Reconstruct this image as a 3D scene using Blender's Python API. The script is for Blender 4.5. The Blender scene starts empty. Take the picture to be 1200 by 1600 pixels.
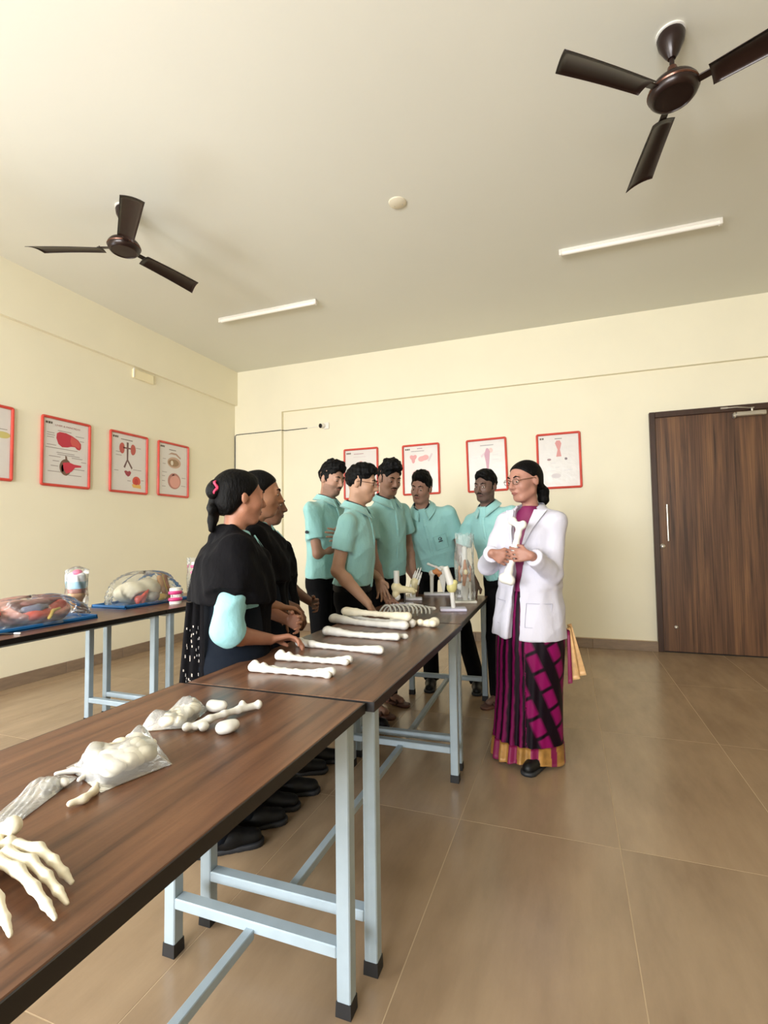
import bpy, bmesh, math, random
import numpy as np
from mathutils import Vector, Matrix, Quaternion

# ---------------------------------------------------------------- camera
scene = bpy.context.scene
COL = scene.collection
YAW, PITCH, ROLL, FPX = -0.35362, 0.05139, -0.01295, 780.33
CAM = np.array([4.334, -5.766, 1.190])
_f = np.array([math.sin(YAW)*math.cos(PITCH), math.cos(YAW)*math.cos(PITCH), math.sin(PITCH)])
_r = np.array([math.cos(YAW), -math.sin(YAW), 0.0])
_u = np.cross(_r, _f)
_r2 = _r*math.cos(ROLL) + _u*math.sin(ROLL)
_u2 = -_r*math.sin(ROLL) + _u*math.cos(ROLL)
cam_data = bpy.data.cameras.new('camera')
cam_data.sensor_fit = 'VERTICAL'
cam_data.sensor_height = 36.0
cam_data.lens = 36.0*FPX/1600.0
cam_data.clip_start = 0.05
cam = bpy.data.objects.new('camera', cam_data)
cam.matrix_world = Matrix(((_r2[0], _u2[0], -_f[0], CAM[0]), (_r2[1], _u2[1], -_f[1], CAM[1]),
                           (_r2[2], _u2[2], -_f[2], CAM[2]), (0, 0, 0, 1)))
COL.objects.link(cam)
scene.camera = cam

# ---------------------------------------------------------------- world, daylight, exposure
world = bpy.data.worlds.new('sky'); scene.world = world
world.use_nodes = True
_bg = world.node_tree.nodes['Background']
_bg.inputs[0].default_value = (0.80, 0.90, 1.0, 1); _bg.inputs[1].default_value = 1.0

def daylight(name, loc, rot, sx, sy, power, color=(1.0, 0.97, 0.92)):
    l = bpy.data.lights.new(name, 'AREA'); l.shape = 'RECTANGLE'; l.size = sx; l.size_y = sy
    l.energy = power; l.color = color
    o = bpy.data.objects.new(name, l); o.location = loc; o.rotation_euler = rot
    COL.objects.link(o); return o
# the windows of the wall behind the camera and of the left wall's rear half (all out of view)
FRONT_Y = -9.4
WIN_FRONT = [(0.5, 2.1), (2.6, 4.2)]          # x ranges in wall_front
WIN_LEFT = [(-8.6, -7.2), (-6.9, -5.5), (-5.2, -3.9)]                   # y ranges in wall_left
WIN_Z = (0.90, 2.40)
for _a, _b in WIN_FRONT:
    daylight('window_daylight', ((_a+_b)/2, FRONT_Y-0.07, sum(WIN_Z)/2), (math.radians(78), 0, 0), _b-_a, WIN_Z[1]-WIN_Z[0], 205, (0.97, 0.985, 1.0))
for _a, _b in WIN_LEFT:
    daylight('window_daylight', (-0.07, (_a+_b)/2, sum(WIN_Z)/2), (math.radians(62), 0, math.radians(-90)), _b-_a, WIN_Z[1]-WIN_Z[0], 33, (0.97, 0.985, 1.0))

vs = scene.view_settings
vs.view_transform = 'Standard'; vs.look = 'None'; vs.exposure = 0.64; vs.gamma = 1.0; vs.use_curve_mapping = False
cy = scene.cycles
cy.use_denoising = True
try: cy.denoiser = 'OPENIMAGEDENOISE'
except Exception: pass
cy.max_bounces = 10; cy.diffuse_bounces = 6; cy.glossy_bounces = 4; cy.transparent_max_bounces = 16
cy.caustics_reflective = False; cy.caustics_refractive = False; cy.sample_clamp_indirect = 6.0

# ---------------------------------------------------------------- helpers
def srgb(r, g, b):
    def c(v):
        v /= 255.0
        return v/12.92 if v <= 0.04045 else ((v+0.055)/1.055)**2.4
    return (c(r), c(g), c(b), 1.0)

def at(u, v, y):
    """a photo point taken at the true depth y of the thing it belongs to"""
    d = _r2*((u-600)/FPX) - _u2*((v-800)/FPX) + _f
    return CAM + d*((y-CAM[1])/d[1])

def on(u, v, z=0.75):
    d = _r2*((u-600)/FPX) - _u2*((v-800)/FPX) + _f
    return CAM + d*((z-CAM[2])/d[2])

MATS = {}
def mat(name, rgb, rough=0.6, metal=0.0, bump=None, vary=None, spec=0.5, coat=0.0, alpha=None, sheen=0.0, emit=None, sub=0.0):
    """bump=(scale,strength,stretch) fine relief; vary=(scale,amount,stretch) colour grain"""
    if name in MATS: return MATS[name]
    m = bpy.data.materials.new(name); m.use_nodes = True
    nt = m.node_tree; b = nt.nodes['Principled BSDF']
    c = srgb(*rgb)
    b.inputs['Base Color'].default_value = c
    b.inputs['Roughness'].default_value = rough
    b.inputs['Metallic'].default_value = metal
    b.inputs['Specular IOR Level'].default_value = spec
    b.inputs['Coat Weight'].default_value = coat
    b.inputs['Sheen Weight'].default_value = sheen
    if sub:
        b.inputs['Subsurface Weight'].default_value = sub
        b.inputs['Subsurface Radius'].default_value = (0.01, 0.004, 0.002)
    tc = nt.nodes.new('ShaderNodeTexCoord') if (bump or vary) else None
    def noise(scale, stretch, detail=4):
        mp = nt.nodes.new('ShaderNodeMapping'); mp.inputs['Scale'].default_value = stretch
        nt.links.new(tc.outputs['Object'], mp.inputs['Vector'])
        n = nt.nodes.new('ShaderNodeTexNoise'); n.inputs['Scale'].default_value = scale; n.inputs['Detail'].default_value = detail
        nt.links.new(mp.outputs[0], n.inputs['Vector']); return n
    if vary:
        n = noise(vary[0], vary[2] if len(vary) > 2 else (1, 1, 1))
        r = nt.nodes.new('ShaderNodeValToRGB')
        k = vary[1]
        r.color_ramp.elements[0].position = 0.3; r.color_ramp.elements[1].position = 0.7
        r.color_ramp.elements[0].color = (c[0]*(1-k), c[1]*(1-k), c[2]*(1-k), 1)
        r.color_ramp.elements[1].color = (min(1, c[0]*(1+k)), min(1, c[1]*(1+k)), min(1, c[2]*(1+k)), 1)
        nt.links.new(n.outputs['Fac'], r.inputs[0]); nt.links.new(r.outputs[0], b.inputs['Base Color'])
    if bump:
        n = noise(bump[0], bump[2] if len(bump) > 2 else (1, 1, 1))
        bp = nt.nodes.new('ShaderNodeBump'); bp.inputs['Strength'].default_value = bump[1]; bp.inputs['Distance'].default_value = 0.01
        nt.links.new(n.outputs['Fac'], bp.inputs['Height']); nt.links.new(bp.outputs[0], b.inputs['Normal'])
    MATS[name] = m
    return m

def plastic_film(name, tint=(245, 247, 248), haze=0.16, rough=0.12):
    """clear polythene: mostly see-through, a little white haze, glossy creases"""
    if name in MATS: return MATS[name]
    m = bpy.data.materials.new(name); m.use_nodes = True
    nt = m.node_tree; out = nt.nodes['Material Output']; nt.nodes.remove(nt.nodes['Principled BSDF'])
    tr = nt.nodes.new('ShaderNodeBsdfTransparent'); tr.inputs[0].default_value = (0.96, 0.97, 0.97, 1)
    di = nt.nodes.new('ShaderNodeBsdfDiffuse'); di.inputs[0].default_value = srgb(*tint)
    gl = nt.nodes.new('ShaderNodeBsdfGlossy'); gl.inputs[0].default_value = (1, 1, 1, 1); gl.inputs['Roughness'].default_value = rough
    m1 = nt.nodes.new('ShaderNodeMixShader'); m1.inputs[0].default_value = haze
    nt.links.new(tr.outputs[0], m1.inputs[1]); nt.links.new(di.outputs[0], m1.inputs[2])
    m2 = nt.nodes.new('ShaderNodeMixShader')
    fr = nt.nodes.new('ShaderNodeFresnel'); fr.inputs[0].default_value = 1.28
    tc = nt.nodes.new('ShaderNodeTexCoord'); n = nt.nodes.new('ShaderNodeTexNoise'); n.inputs['Scale'].default_value = 38; n.inputs['Detail'].default_value = 5
    bp = nt.nodes.new('ShaderNodeBump'); bp.inputs['Strength'].default_value = 0.4; bp.inputs['Distance'].default_value = 0.01
    nt.links.new(tc.outputs['Object'], n.inputs['Vector']); nt.links.new(n.outputs['Fac'], bp.inputs['Height'])
    nt.links.new(bp.outputs[0], fr.inputs['Normal']); nt.links.new(bp.outputs[0], gl.inputs['Normal'])
    nt.links.new(fr.outputs[0], m2.inputs[0]); nt.links.new(m1.outputs[0], m2.inputs[1]); nt.links.new(gl.outputs[0], m2.inputs[2])
    nt.links.new(m2.outputs[0], out.inputs[0])
    MATS[name] = m
    return m

def link(name, me, material=None, parent=None, loc=None, rot=None):
    o = bpy.data.objects.new(name, me); COL.objects.link(o)
    if material is not None:
        for mm in (material if isinstance(material, (list, tuple)) else [material]): me.materials.append(mm)
    if parent is not None: o.parent = parent
    if loc is not None: o.location = loc
    if rot is not None: o.rotation_euler = rot
    return o

def tag(o, label, cat, group=None, kind=None):
    if label: o['label'] = label
    if cat: o['category'] = cat
    if group: o['group'] = group
    if kind: o['kind'] = kind
    return o

def thing(name, label, cat, loc=(0, 0, 0), rot=(0, 0, 0), group=None):
    o = bpy.data.objects.new(name, None); COL.objects.link(o)
    o.empty_display_size = 0.05
    o.location = tuple(float(x) for x in loc); o.rotation_euler = rot
    return tag(o, label, cat, group)

def struct(o):
    o['kind'] = 'structure'; return o

def copy_tree(o, parent=None):
    c = o.copy(); COL.objects.link(c); c.parent = parent
    for ch in list(o.children): copy_tree(ch, c)
    return c

class MB:
    """collects simple shapes into one mesh"""
    def __init__(s, off=(0, 0, 0)):
        s.v = []; s.f = []; s.m = []; s.off = np.array(off, float)
    def add(s, vs, fs, mi=0):
        n = len(s.v)
        s.v += [tuple(float(c) for c in (np.array(v, float)-s.off)) for v in vs]
        s.f += [tuple(i+n for i in f) for f in fs]; s.m += [mi]*len(fs); return s
    def box(s, c, d, R=None, mi=0, bevel=0.0):
        c = np.array(c, float); x, y, z = np.array(d, float)/2
        if bevel > 0:
            b = min(bevel, x*0.9, y*0.9, z*0.9)
            pts = []
            for zz, ins in ((-z, b), (-z+b, 0), (z-b, 0), (z, b)):
                for (sx, sy) in ((-1, -1), (1, -1), (1, 1), (-1, 1)):
                    if sx*sy > 0: a1, a2 = (sx*(x-ins), sy*(y-b)) , (sx*(x-b), sy*(y-ins))
                    else: a1, a2 = (sx*(x-b), sy*(y-ins)), (sx*(x-ins), sy*(y-b))
                    pts += [(a1[0], a1[1], zz), (a2[0], a2[1], zz)]
            fs = [tuple(reversed(range(8))), tuple(range(24, 32))]
            for r in range(3):
                for k in range(8): fs.append((r*8+k, r*8+(k+1) % 8, r*8+8+(k+1) % 8, r*8+8+k))
            # order ring points ccw
            ring = [7, 0, 1, 2, 3, 4, 5, 6]
            P = np.array(pts)
            out = []
            for r in range(4):
                seg = P[r*8:r*8+8]; ang = np.argsort(np.arctan2(seg[:, 1], seg[:, 0])); out.append(seg[ang])
            P = np.concatenate(out)
        else:
            P = np.array([(sx*x, sy*y, sz*z) for sz in (-1, 1) for sx, sy in ((-1, -1), (1, -1), (1, 1), (-1, 1))])
            fs = [(3, 2, 1, 0), (4, 5, 6, 7), (0, 1, 5, 4), (1, 2, 6, 5), (2, 3, 7, 6), (3, 0, 4, 7)]
        if R is not None: P = P @ np.array(R).T
        return s.add(P+c, fs, mi)
    def tube(s, path, r, seg=10, mi=0, closed=False, caps=True, flat=None):
        path = [np.array(p, float) for p in path]; n = len(path)
        rs = [r]*n if np.isscalar(r) else list(r)
        vs = []; prev = None
        for i in range(n):
            t = (path[(i+1) % n]-path[i-1]) if closed else (path[min(i+1, n-1)]-path[max(i-1, 0)])
            t = t/(np.linalg.norm(t)+1e-12)
            if prev is None:
                a = np.array([0, 0, 1.0]) if abs(t[2]) < 0.9 else np.array([1.0, 0, 0])
                prev = np.cross(t, a)
            prev = prev - t*np.dot(prev, t); prev /= (np.linalg.norm(prev)+1e-12)
            b = np.cross(t, prev)
            for k in range(seg):
                a = 2*math.pi*k/seg
                vs.append(path[i] + (prev*math.cos(a)+b*math.sin(a))*rs[i])
        fs = []
        for i in range(n if closed else n-1):
            j = (i+1) % n
            for k in range(seg): fs.append((i*seg+k, i*seg+(k+1) % seg, j*seg+(k+1) % seg, j*seg+k))
        if caps and not closed:
            fs.append(tuple(reversed(range(seg)))); fs.append(tuple((n-1)*seg+k for k in range(seg)))
        return s.add(vs, fs, mi)
    def lathe(s, prof, seg=24, c=(0, 0, 0), R=None, mi=0, sx=1, sy=1):
        vs = []; fs = []
        for (r, z) in prof:
            for k in range(seg):
                a = 2*math.pi*k/seg; vs.append((r*math.cos(a)*sx, r*math.sin(a)*sy, z))
        for i in range(len(prof)-1):
            for k in range(seg): fs.append((i*seg+k, i*seg+(k+1) % seg, (i+1)*seg+(k+1) % seg, (i+1)*seg+k))
        if prof[0][0] > 1e-6: fs.append(tuple(reversed(range(seg))))
        if prof[-1][0] > 1e-6: fs.append(tuple((len(prof)-1)*seg+k for k in range(seg)))
        P = np.array(vs)
        if R is not None: P = P @ np.array(R).T
        return s.add(P+np.array(c, float), fs, mi)
    def poly(s, pts, n, th=0.002, mi=0):
        """extruded flat outline; pts 3D, n normal"""
        n = np.array(n, float); pts = [np.array(p, float) for p in pts]; k = len(pts)
        vs = pts+[p+n*th for p in pts]
        fs = [tuple(range(k, 2*k)), tuple(reversed(range(k)))]+[(i, (i+1) % k, k+(i+1) % k, k+i) for i in range(k)]
        return s.add(vs, fs, mi)
    def build(s, name, material, parent=None, smooth=False, loc=None, rot=None):
        me = bpy.data.meshes.new(name); me.from_pydata(s.v, [], s.f); me.update()
        me.polygons.foreach_set('material_index', s.m)
        if smooth:
            me.polygons.foreach_set('use_smooth', [True]*len(me.polygons))
            try: me.set_sharp_from_angle(angle=math.radians(40))
            except Exception: pass
        bm = bmesh.new(); bm.from_mesh(me); bmesh.ops.recalc_face_normals(bm, faces=bm.faces); bm.to_mesh(me); bm.free()
        return link(name, me, material, parent, loc, rot)

def rotz(a):
    return np.array([[math.cos(a), -math.sin(a), 0], [math.sin(a), math.cos(a), 0], [0, 0, 1]])
def rotx(a):
    return np.array([[1, 0, 0], [0, math.cos(a), -math.sin(a)], [0, math.sin(a), math.cos(a)]])
def roty(a):
    return np.array([[math.cos(a), 0, math.sin(a)], [0, 1, 0], [-math.sin(a), 0, math.cos(a)]])
def unit(v):
    v = np.array(v, float); return v/(np.linalg.norm(v)+1e-12)

# ---------------------------------------------------------------- organic shapes: smooth unions of distance fields, surface nets
class SDF:
    def __init__(s, vox=0.006, k=0.02):
        s.p = []; s.vox = vox; s.k = k
    def cap(s, a, b, r1, r2=None, k=None, op='u', flat=None, end0=False, end1=False):
        """tapered capsule; flat=(axis, factor) squashes; end0/end1 cut square"""
        a = np.array(a, float); b = np.array(b, float); r2 = r1 if r2 is None else r2
        m = max(r1, r2)
        if flat: m *= max(1.0, flat[1])
        lo = np.minimum(a, b)-m; hi = np.maximum(a, b)+m
        ba = b-a; l2 = float(ba@ba)+1e-12; dr = ba/math.sqrt(l2)
        def f(P):
            pa = P-a
            if flat:
                n = np.array(flat[0], float); q = pa@n
                pa = pa-np.multiply.outer(q*(1-1.0/flat[1]), n)
            h = np.clip((pa@ba)/l2, 0, 1)
            d = np.sqrt(((pa-np.multiply.outer(h, ba))**2).sum(-1))-(r1+(r2-r1)*h)
            if end0: d = np.maximum(d, -((P-a)@dr))
            if end1: d = np.maximum(d, (P-b)@dr)
            return d
        s.p.append((f, lo, hi, s.k if k is None else k, op)); return s
    def chain(s, pts, rs, k=None, **kw):
        for i in range(len(pts)-1): s.cap(pts[i], pts[i+1], rs[i], rs[i+1], k=k, **kw)
        return s
    def ell(s, c, r, R=None, k=None, op='u'):
        c = np.array(c, float); r = np.array(r, float); m = float(r.max())
        R = np.eye(3) if R is None else np.array(R, float)
        if np.allclose(R, np.eye(3)): lo, hi = c-r, c+r
        else: lo, hi = c-m, c+m
        def f(P):
            q = (P-c)@R
            k0 = np.sqrt(((q/r)**2).sum(-1)); k1 = np.sqrt(((q/(r*r))**2).sum(-1))+1e-9
            return k0*(k0-1)/k1
        s.p.append((f, lo, hi, s.k if k is None else k, op)); return s
    def box(s, c, d, R=None, rnd=0.004, k=None, op='u'):
        c = np.array(c, float); h = np.array(d, float)/2-rnd; m = np.linalg.norm(np.array(d)/2)
        R = np.eye(3) if R is None else np.array(R, float)
        def f(P):
            q = np.abs((P-c)@R)-h
            return np.sqrt((np.maximum(q, 0)**2).sum(-1))+np.minimum(q.max(-1), 0)-rnd
        s.p.append((f, c-m, c+m, s.k if k is None else k, op)); return s
    def loft(s, a, b, prof, xdir, k=None, op='u', pleat=None, hollow=0):
        """elliptical sections along a->b; prof rows (h, rx, ry[, ox, oy]); pleat(theta,h)->factor"""
        a = np.array(a, float); b = np.array(b, float); L = np.linalg.norm(b-a); z = (b-a)/L
        x = np.array(xdir, float); x = unit(x-z*(x@z)); y = np.cross(z, x)
        pr = np.array([tuple(q)+(0,)*(5-len(q)) for q in prof], float)
        m = pr[:, 1:3].max()*1.15+np.abs(pr[:, 3:]).max()
        lo = np.minimum(a, b)-m; hi = np.maximum(a, b)+m
        hh = np.linspace(0, 1, 200)
        # smooth interpolation of the profile
        tab = [np.interp(hh, pr[:, 0], pr[:, i]) for i in range(1, 5)]
        ker = np.ones(13)/13
        tab = [np.convolve(np.pad(t, 6, mode='edge'), ker, 'valid') for t in tab]
        def f(P):
            q = P-a; w = q@z; h = np.clip(w/L, 0, 1)
            rx, ry, ox, oy = [np.interp(h, hh, t) for t in tab]
            u = q@x-ox; v = q@y-oy
            g = 1.0
            if pleat is not None: g = pleat(np.arctan2(v, u), h)
            rho = np.sqrt((u/rx)**2+(v/ry)**2)
            d = (rho-g)*np.minimum(rx, ry)
            return np.maximum(d, np.maximum(-w, w-L))
        s.p.append((f, lo, hi, s.k if k is None else k, op)); return s
    def cut(s, pt, n, lo=None, hi=None, k=0.0):
        """remove everything on the side n points to (inside the box lo..hi)"""
        pt = np.array(pt, float); n = unit(n)
        lo = np.array(lo if lo is not None else (-99,)*3, float); hi = np.array(hi if hi is not None else (99,)*3, float)
        s.p.append((lambda P: (P-pt)@n*-1.0, lo, hi, k, 's')); return s
    def mesh(s, noise=None):
        vox = s.vox
        us = [q for q in s.p if q[4] == 'u']
        lo = np.min([q[1] for q in us], 0)-4*vox; hi = np.max([q[2] for q in us], 0)+4*vox
        n = np.ceil((hi-lo)/vox).astype(int)+1
        D = np.full(n, 0.25, np.float32)
        ax = [lo[i]+np.arange(n[i])*vox for i in range(3)]
        for f, l, h, k, op in s.p:
            mg = k+3*vox
            i0 = np.clip(np.floor((l-mg-lo)/vox).astype(int), 0, n); i1 = np.clip(np.ceil((h+mg-lo)/vox).astype(int)+1, 0, n)
            if (i1 <= i0).any(): continue
            P = np.stack(np.meshgrid(*[ax[i][i0[i]:i1[i]] for i in range(3)], indexing='ij'), -1)
            d = f(P).astype(np.float32)
            S = D[i0[0]:i1[0], i0[1]:i1[1], i0[2]:i1[2]]
            if op == 'u':
                if k > 0:
                    w = np.clip(0.5+0.5*(S-d)/k, 0, 1); S[...] = S+(d-S)*w-k*w*(1-w)
                else: np.minimum(S, d, out=S)
            else:
                d = -d
                if k > 0:
                    w = np.clip(0.5-0.5*(S-d)/k, 0, 1); S[...] = S+(d-S)*w+k*w*(1-w)
                else: np.maximum(S, d, out=S)
        I = D < 0
        X, Y, Z = n
        c = np.zeros((X-1, Y-1, Z-1), np.int8)
        for dx in (0, 1):
            for dy in (0, 1):
                for dz in (0, 1): c += I[dx:X-1+dx, dy:Y-1+dy, dz:Z-1+dz]
        act = np.argwhere((c > 0) & (c < 8))
        idm = np.full((X-1, Y-1, Z-1), -1, np.int32); idm[tuple(act.T)] = np.arange(len(act))
        acc = np.zeros((len(act), 3)); cnt = np.zeros(len(act))
        cor = [np.array((dx, dy, dz)) for dx in (0, 1) for dy in (0, 1) for dz in (0, 1)]
        vals = [D[tuple((act+q).T)] for q in cor]
        for i in range(8):
            for j in range(i+1, 8):
                if abs(cor[i]-cor[j]).sum() != 1: continue
                vi, vj = vals[i], vals[j]; mk = (vi < 0) != (vj < 0)
                t = vi[mk]/(vi[mk]-vj[mk])
                acc[mk] += cor[i]+(cor[j]-cor[i])*t[:, None]; cnt[mk] += 1
        V = lo+(act+acc/np.maximum(cnt, 1)[:, None])*vox
        F = []
        for axis in range(3):
            sl0 = [slice(1, -1)]*3; sl1 = [slice(1, -1)]*3
            sl0[axis] = slice(0, n[axis]-1); sl1[axis] = slice(1, n[axis])
            A = I[tuple(sl0)]; B = I[tuple(sl1)]
            for flip in (0, 1):
                e = np.argwhere((A & ~B) if flip == 0 else (~A & B))
                if len(e) == 0: continue
                off = np.array([1, 1, 1]); off[axis] = 0
                e = e+off
                o1, o2 = [(1, 2), (2, 0), (0, 1)][axis]
                q = []
                for s1, s2 in ((0, 0), (1, 0), (1, 1), (0, 1)):
                    w = e.copy(); w[:, o1] -= 1-s1; w[:, o2] -= 1-s2
                    q.append(idm[tuple(w.T)])
                Q = np.stack(q, 1)
                F.append(Q if flip == 0 else Q[:, ::-1])
        F = np.concatenate(F) if F else np.zeros((0, 4), int)
        F = F[(F >= 0).all(1)]
        if noise is not None: V = noise(V)
        return V, F
    def build(s, name, material, parent=None, off=(0, 0, 0), noise=None, matfn=None, loc=None, rot=None, relax=1, fold=None):
        V, F = s.mesh(noise)
        if relax and len(F):
            for _ in range(relax):
                acc = np.zeros_like(V); cnt = np.zeros(len(V))
                for a, b in ((0, 1), (1, 2), (2, 3), (3, 0)):
                    np.add.at(acc, F[:, a], V[F[:, b]]); np.add.at(acc, F[:, b], V[F[:, a]])
                    np.add.at(cnt, F[:, a], 1); np.add.at(cnt, F[:, b], 1)
                V = V*0.5+0.5*acc/np.maximum(cnt, 1)[:, None]
        if fold is not None and len(F):      # cloth creases: warped ripples pushed along the surface normal
            amp, seed, fq, vert = fold; rg = np.random.RandomState(seed); N = np.zeros_like(V)
            nn = np.cross(V[F[:, 2]]-V[F[:, 0]], V[F[:, 3]]-V[F[:, 1]])
            for c in range(4): np.add.at(N, F[:, c], nn)
            N /= (np.linalg.norm(N, axis=1)[:, None]+1e-12); h = np.zeros(len(V))
            for _ in range(6):
                w = unit(rg.normal(size=3)*np.array([1, 1, vert]))*fq*(0.6+0.8*rg.rand()); w2 = rg.normal(size=3)*fq*0.28
                ph = V@w+1.9*np.sin(V@w2+rg.rand()*6.28)+rg.rand()*6.28
                g = 0.5+0.5*np.sin(V@(rg.normal(size=3)*fq*0.16)+rg.rand()*6.28)
                h += g*(1-np.abs(np.sin(ph*0.5))*1.6)
            V = V+N*(h*amp/2.2)[:, None]
        me = np_mesh(name, V-np.array(off, float), F)
        if matfn is not None:
            C = V[F].mean(1); me.polygons.foreach_set('material_index', np.asarray(matfn(C), np.int32))
        return link(name, me, material, parent, loc, rot)

def np_mesh(name, V, F, smooth=True):
    me = bpy.data.meshes.new(name)
    V = np.asarray(V, np.float32); F = np.asarray(F, np.int32); k = F.shape[1]
    me.vertices.add(len(V)); me.vertices.foreach_set('co', V.ravel())
    me.loops.add(F.size); me.loops.foreach_set('vertex_index', F.ravel())
    me.polygons.add(len(F)); me.polygons.foreach_set('loop_start', np.arange(0, F.size, k, dtype=np.int32))
    if smooth: me.polygons.foreach_set('use_smooth', np.ones(len(F), bool))
    me.update(calc_edges=True); me.validate()
    return me

def grid_sheet(fn, nu, nv, th=0.0):
    """surface from fn(u,v)->xyz arrays, u,v in 0..1; th>0 gives it thickness"""
    u, v = np.meshgrid(np.linspace(0, 1, nu), np.linspace(0, 1, nv), indexing='ij')
    P = np.stack(fn(u, v), -1).reshape(-1, 3)
    i = np.arange((nu-1)*(nv-1)); a = i//(nv-1)*nv+i % (nv-1)
    F = np.stack([a, a+nv, a+nv+1, a+1], 1)
    if th > 0:
        N = np.zeros_like(P)
        e1 = P[F[:, 1]]-P[F[:, 0]]; e2 = P[F[:, 3]]-P[F[:, 0]]; nn = np.cross(e1, e2)
        for c in range(4): np.add.at(N, F[:, c], nn)
        N /= (np.linalg.norm(N, axis=1)[:, None]+1e-12)
        m = len(P); Q = P-N*th
        ring = [k*nv for k in range(nu)]+[(nu-1)*nv+k for k in range(1, nv)]+[k*nv+nv-1 for k in range(nu-2, -1, -1)]+[k for k in range(nv-2, 0, -1)]
        ring = np.array(ring); r2 = np.roll(ring, -1)
        F = np.concatenate([F, F[:, ::-1]+m, np.stack([ring, ring+m, r2+m, r2], 1)[:, ::-1]])
        P = np.concatenate([P, Q])
    return P, F
# ================================================================ THE ROOM
H = 3.53; RX = 9.70; BEAM_L = 3.056; BEAM_B = 2.904; COL_X = 0.753
wall_m = mat('cream_wall_paint', (234, 228, 205), 0.75, bump=(60, 0.04), vary=(1.3, 0.025))
ceil_m = mat('ceiling_paint', (221, 221, 211), 0.85, bump=(50, 0.03), vary=(0.8, 0.02))
skirt_m = mat('skirting_tile', (134, 115, 97), 0.35, vary=(9, 0.12, (1, 1, 4)))

def tile_material():
    m = bpy.data.materials.new('floor_tile'); m.use_nodes = True; nt = m.node_tree; b = nt.nodes['Principled BSDF']
    tc = nt.nodes.new('ShaderNodeTexCoord'); oi = nt.nodes.new('ShaderNodeObjectInfo')
    add = nt.nodes.new('ShaderNodeVectorMath'); add.operation = 'ADD'
    sc = nt.nodes.new('ShaderNodeVectorMath'); sc.operation = 'SCALE'; sc.inputs[0].default_value = (37, 11, 5)
    nt.links.new(oi.outputs['Random'], sc.inputs['Scale']); nt.links.new(tc.outputs['Object'], add.inputs[0]); nt.links.new(sc.outputs[0], add.inputs[1])
    mp = nt.nodes.new('ShaderNodeMapping'); mp.inputs['Scale'].default_value = (1.0, 0.25, 1)
    nt.links.new(add.outputs[0], mp.inputs[0])
    n1 = nt.nodes.new('ShaderNodeTexNoise'); n1.inputs['Scale'].default_value = 7; n1.inputs['Detail'].default_value = 6; n1.inputs['Roughness'].default_value = 0.62
    nt.links.new(mp.outputs[0], n1.inputs['Vector'])
    r = nt.nodes.new('ShaderNodeValToRGB'); e = r.color_ramp.elements
    e[0].position = 0.28; e[0].color = srgb(138, 116, 92); e[1].position = 0.74; e[1].color = srgb(162, 139, 112)
    nt.links.new(n1.outputs['Fac'], r.inputs[0])
    hs = nt.nodes.new('ShaderNodeHueSaturation'); ma = nt.nodes.new('ShaderNodeMath'); ma.operation = 'MULTIPLY_ADD'
    ma.inputs[1].default_value = 0.10; ma.inputs[2].default_value = 0.95
    nt.links.new(oi.outputs['Random'], ma.inputs[0]); nt.links.new(ma.outputs[0], hs.inputs['Value']); nt.links.new(r.outputs[0], hs.inputs['Color'])
    nt.links.new(hs.outputs[0], b.inputs['Base Color'])
    b.inputs['Roughness'].default_value = 0.24; b.inputs['Specular IOR Level'].default_value = 0.5
    n2 = nt.nodes.new('ShaderNodeTexNoise'); n2.inputs['Scale'].default_value = 120; n2.inputs['Detail'].default_value = 2
    nt.links.new(tc.outputs['Object'], n2.inputs['Vector'])
    bp = nt.nodes.new('ShaderNodeBump'); bp.inputs['Strength'].default_value = 0.05; bp.inputs['Distance'].default_value = 0.003
    nt.links.new(n2.outputs['Fac'], bp.inputs['Height']); nt.links.new(bp.outputs[0], b.inputs['Normal'])
    return m
tile_m = tile_material()
grout_m = mat('tile_grout', (180, 157, 126), 0.8)

# floor: slab of grout with tiles of 0.615 x 1.215 m
floor = struct(MB().box((RX/2, FRONT_Y/2, -0.0571), (RX, -FRONT_Y, 0.113)).build('floor', grout_m))
TX, TY = 0.6135, 1.2125
tile_mesh = {}
xs = [3.868+TX*k for k in range(-8, 12)]; ys = [-3.625+TY*k for k in range(-5, 5)]
for i in range(-1, len(xs)):
    x0 = max(0.0, xs[i]) if i >= 0 else 0.0
    x1 = min(RX, xs[i+1]) if i+1 < len(xs) else RX
    if i < 0: x1 = xs[0]
    if x1-x0 < 0.02: continue
    for j in range(-1, len(ys)):
        y0 = max(FRONT_Y, ys[j]) if j >= 0 else FRONT_Y
        y1 = min(0.04, ys[j+1]) if j+1 < len(ys) else 0.04
        if j < 0: y1 = ys[0]
        if y1-y0 < 0.02: continue
        key = (round(x1-x0, 3), round(y1-y0, 3))
        if key not in tile_mesh:
            o = MB().box((0, 0, 0), (key[0]-0.0035, key[1]-0.0035, 0.008)).build('tile', tile_m, floor)
            tile_mesh[key] = o.data
        else: o = link('tile', tile_mesh[key], None, floor)
        o.location = ((x0+x1)/2, (y0+y1)/2, -0.004)

struct(MB().box((RX/2, FRONT_Y/2, H+0.075), (RX+0.4, -FRONT_Y+0.4, 0.15)).build('ceiling', ceil_m))
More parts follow.
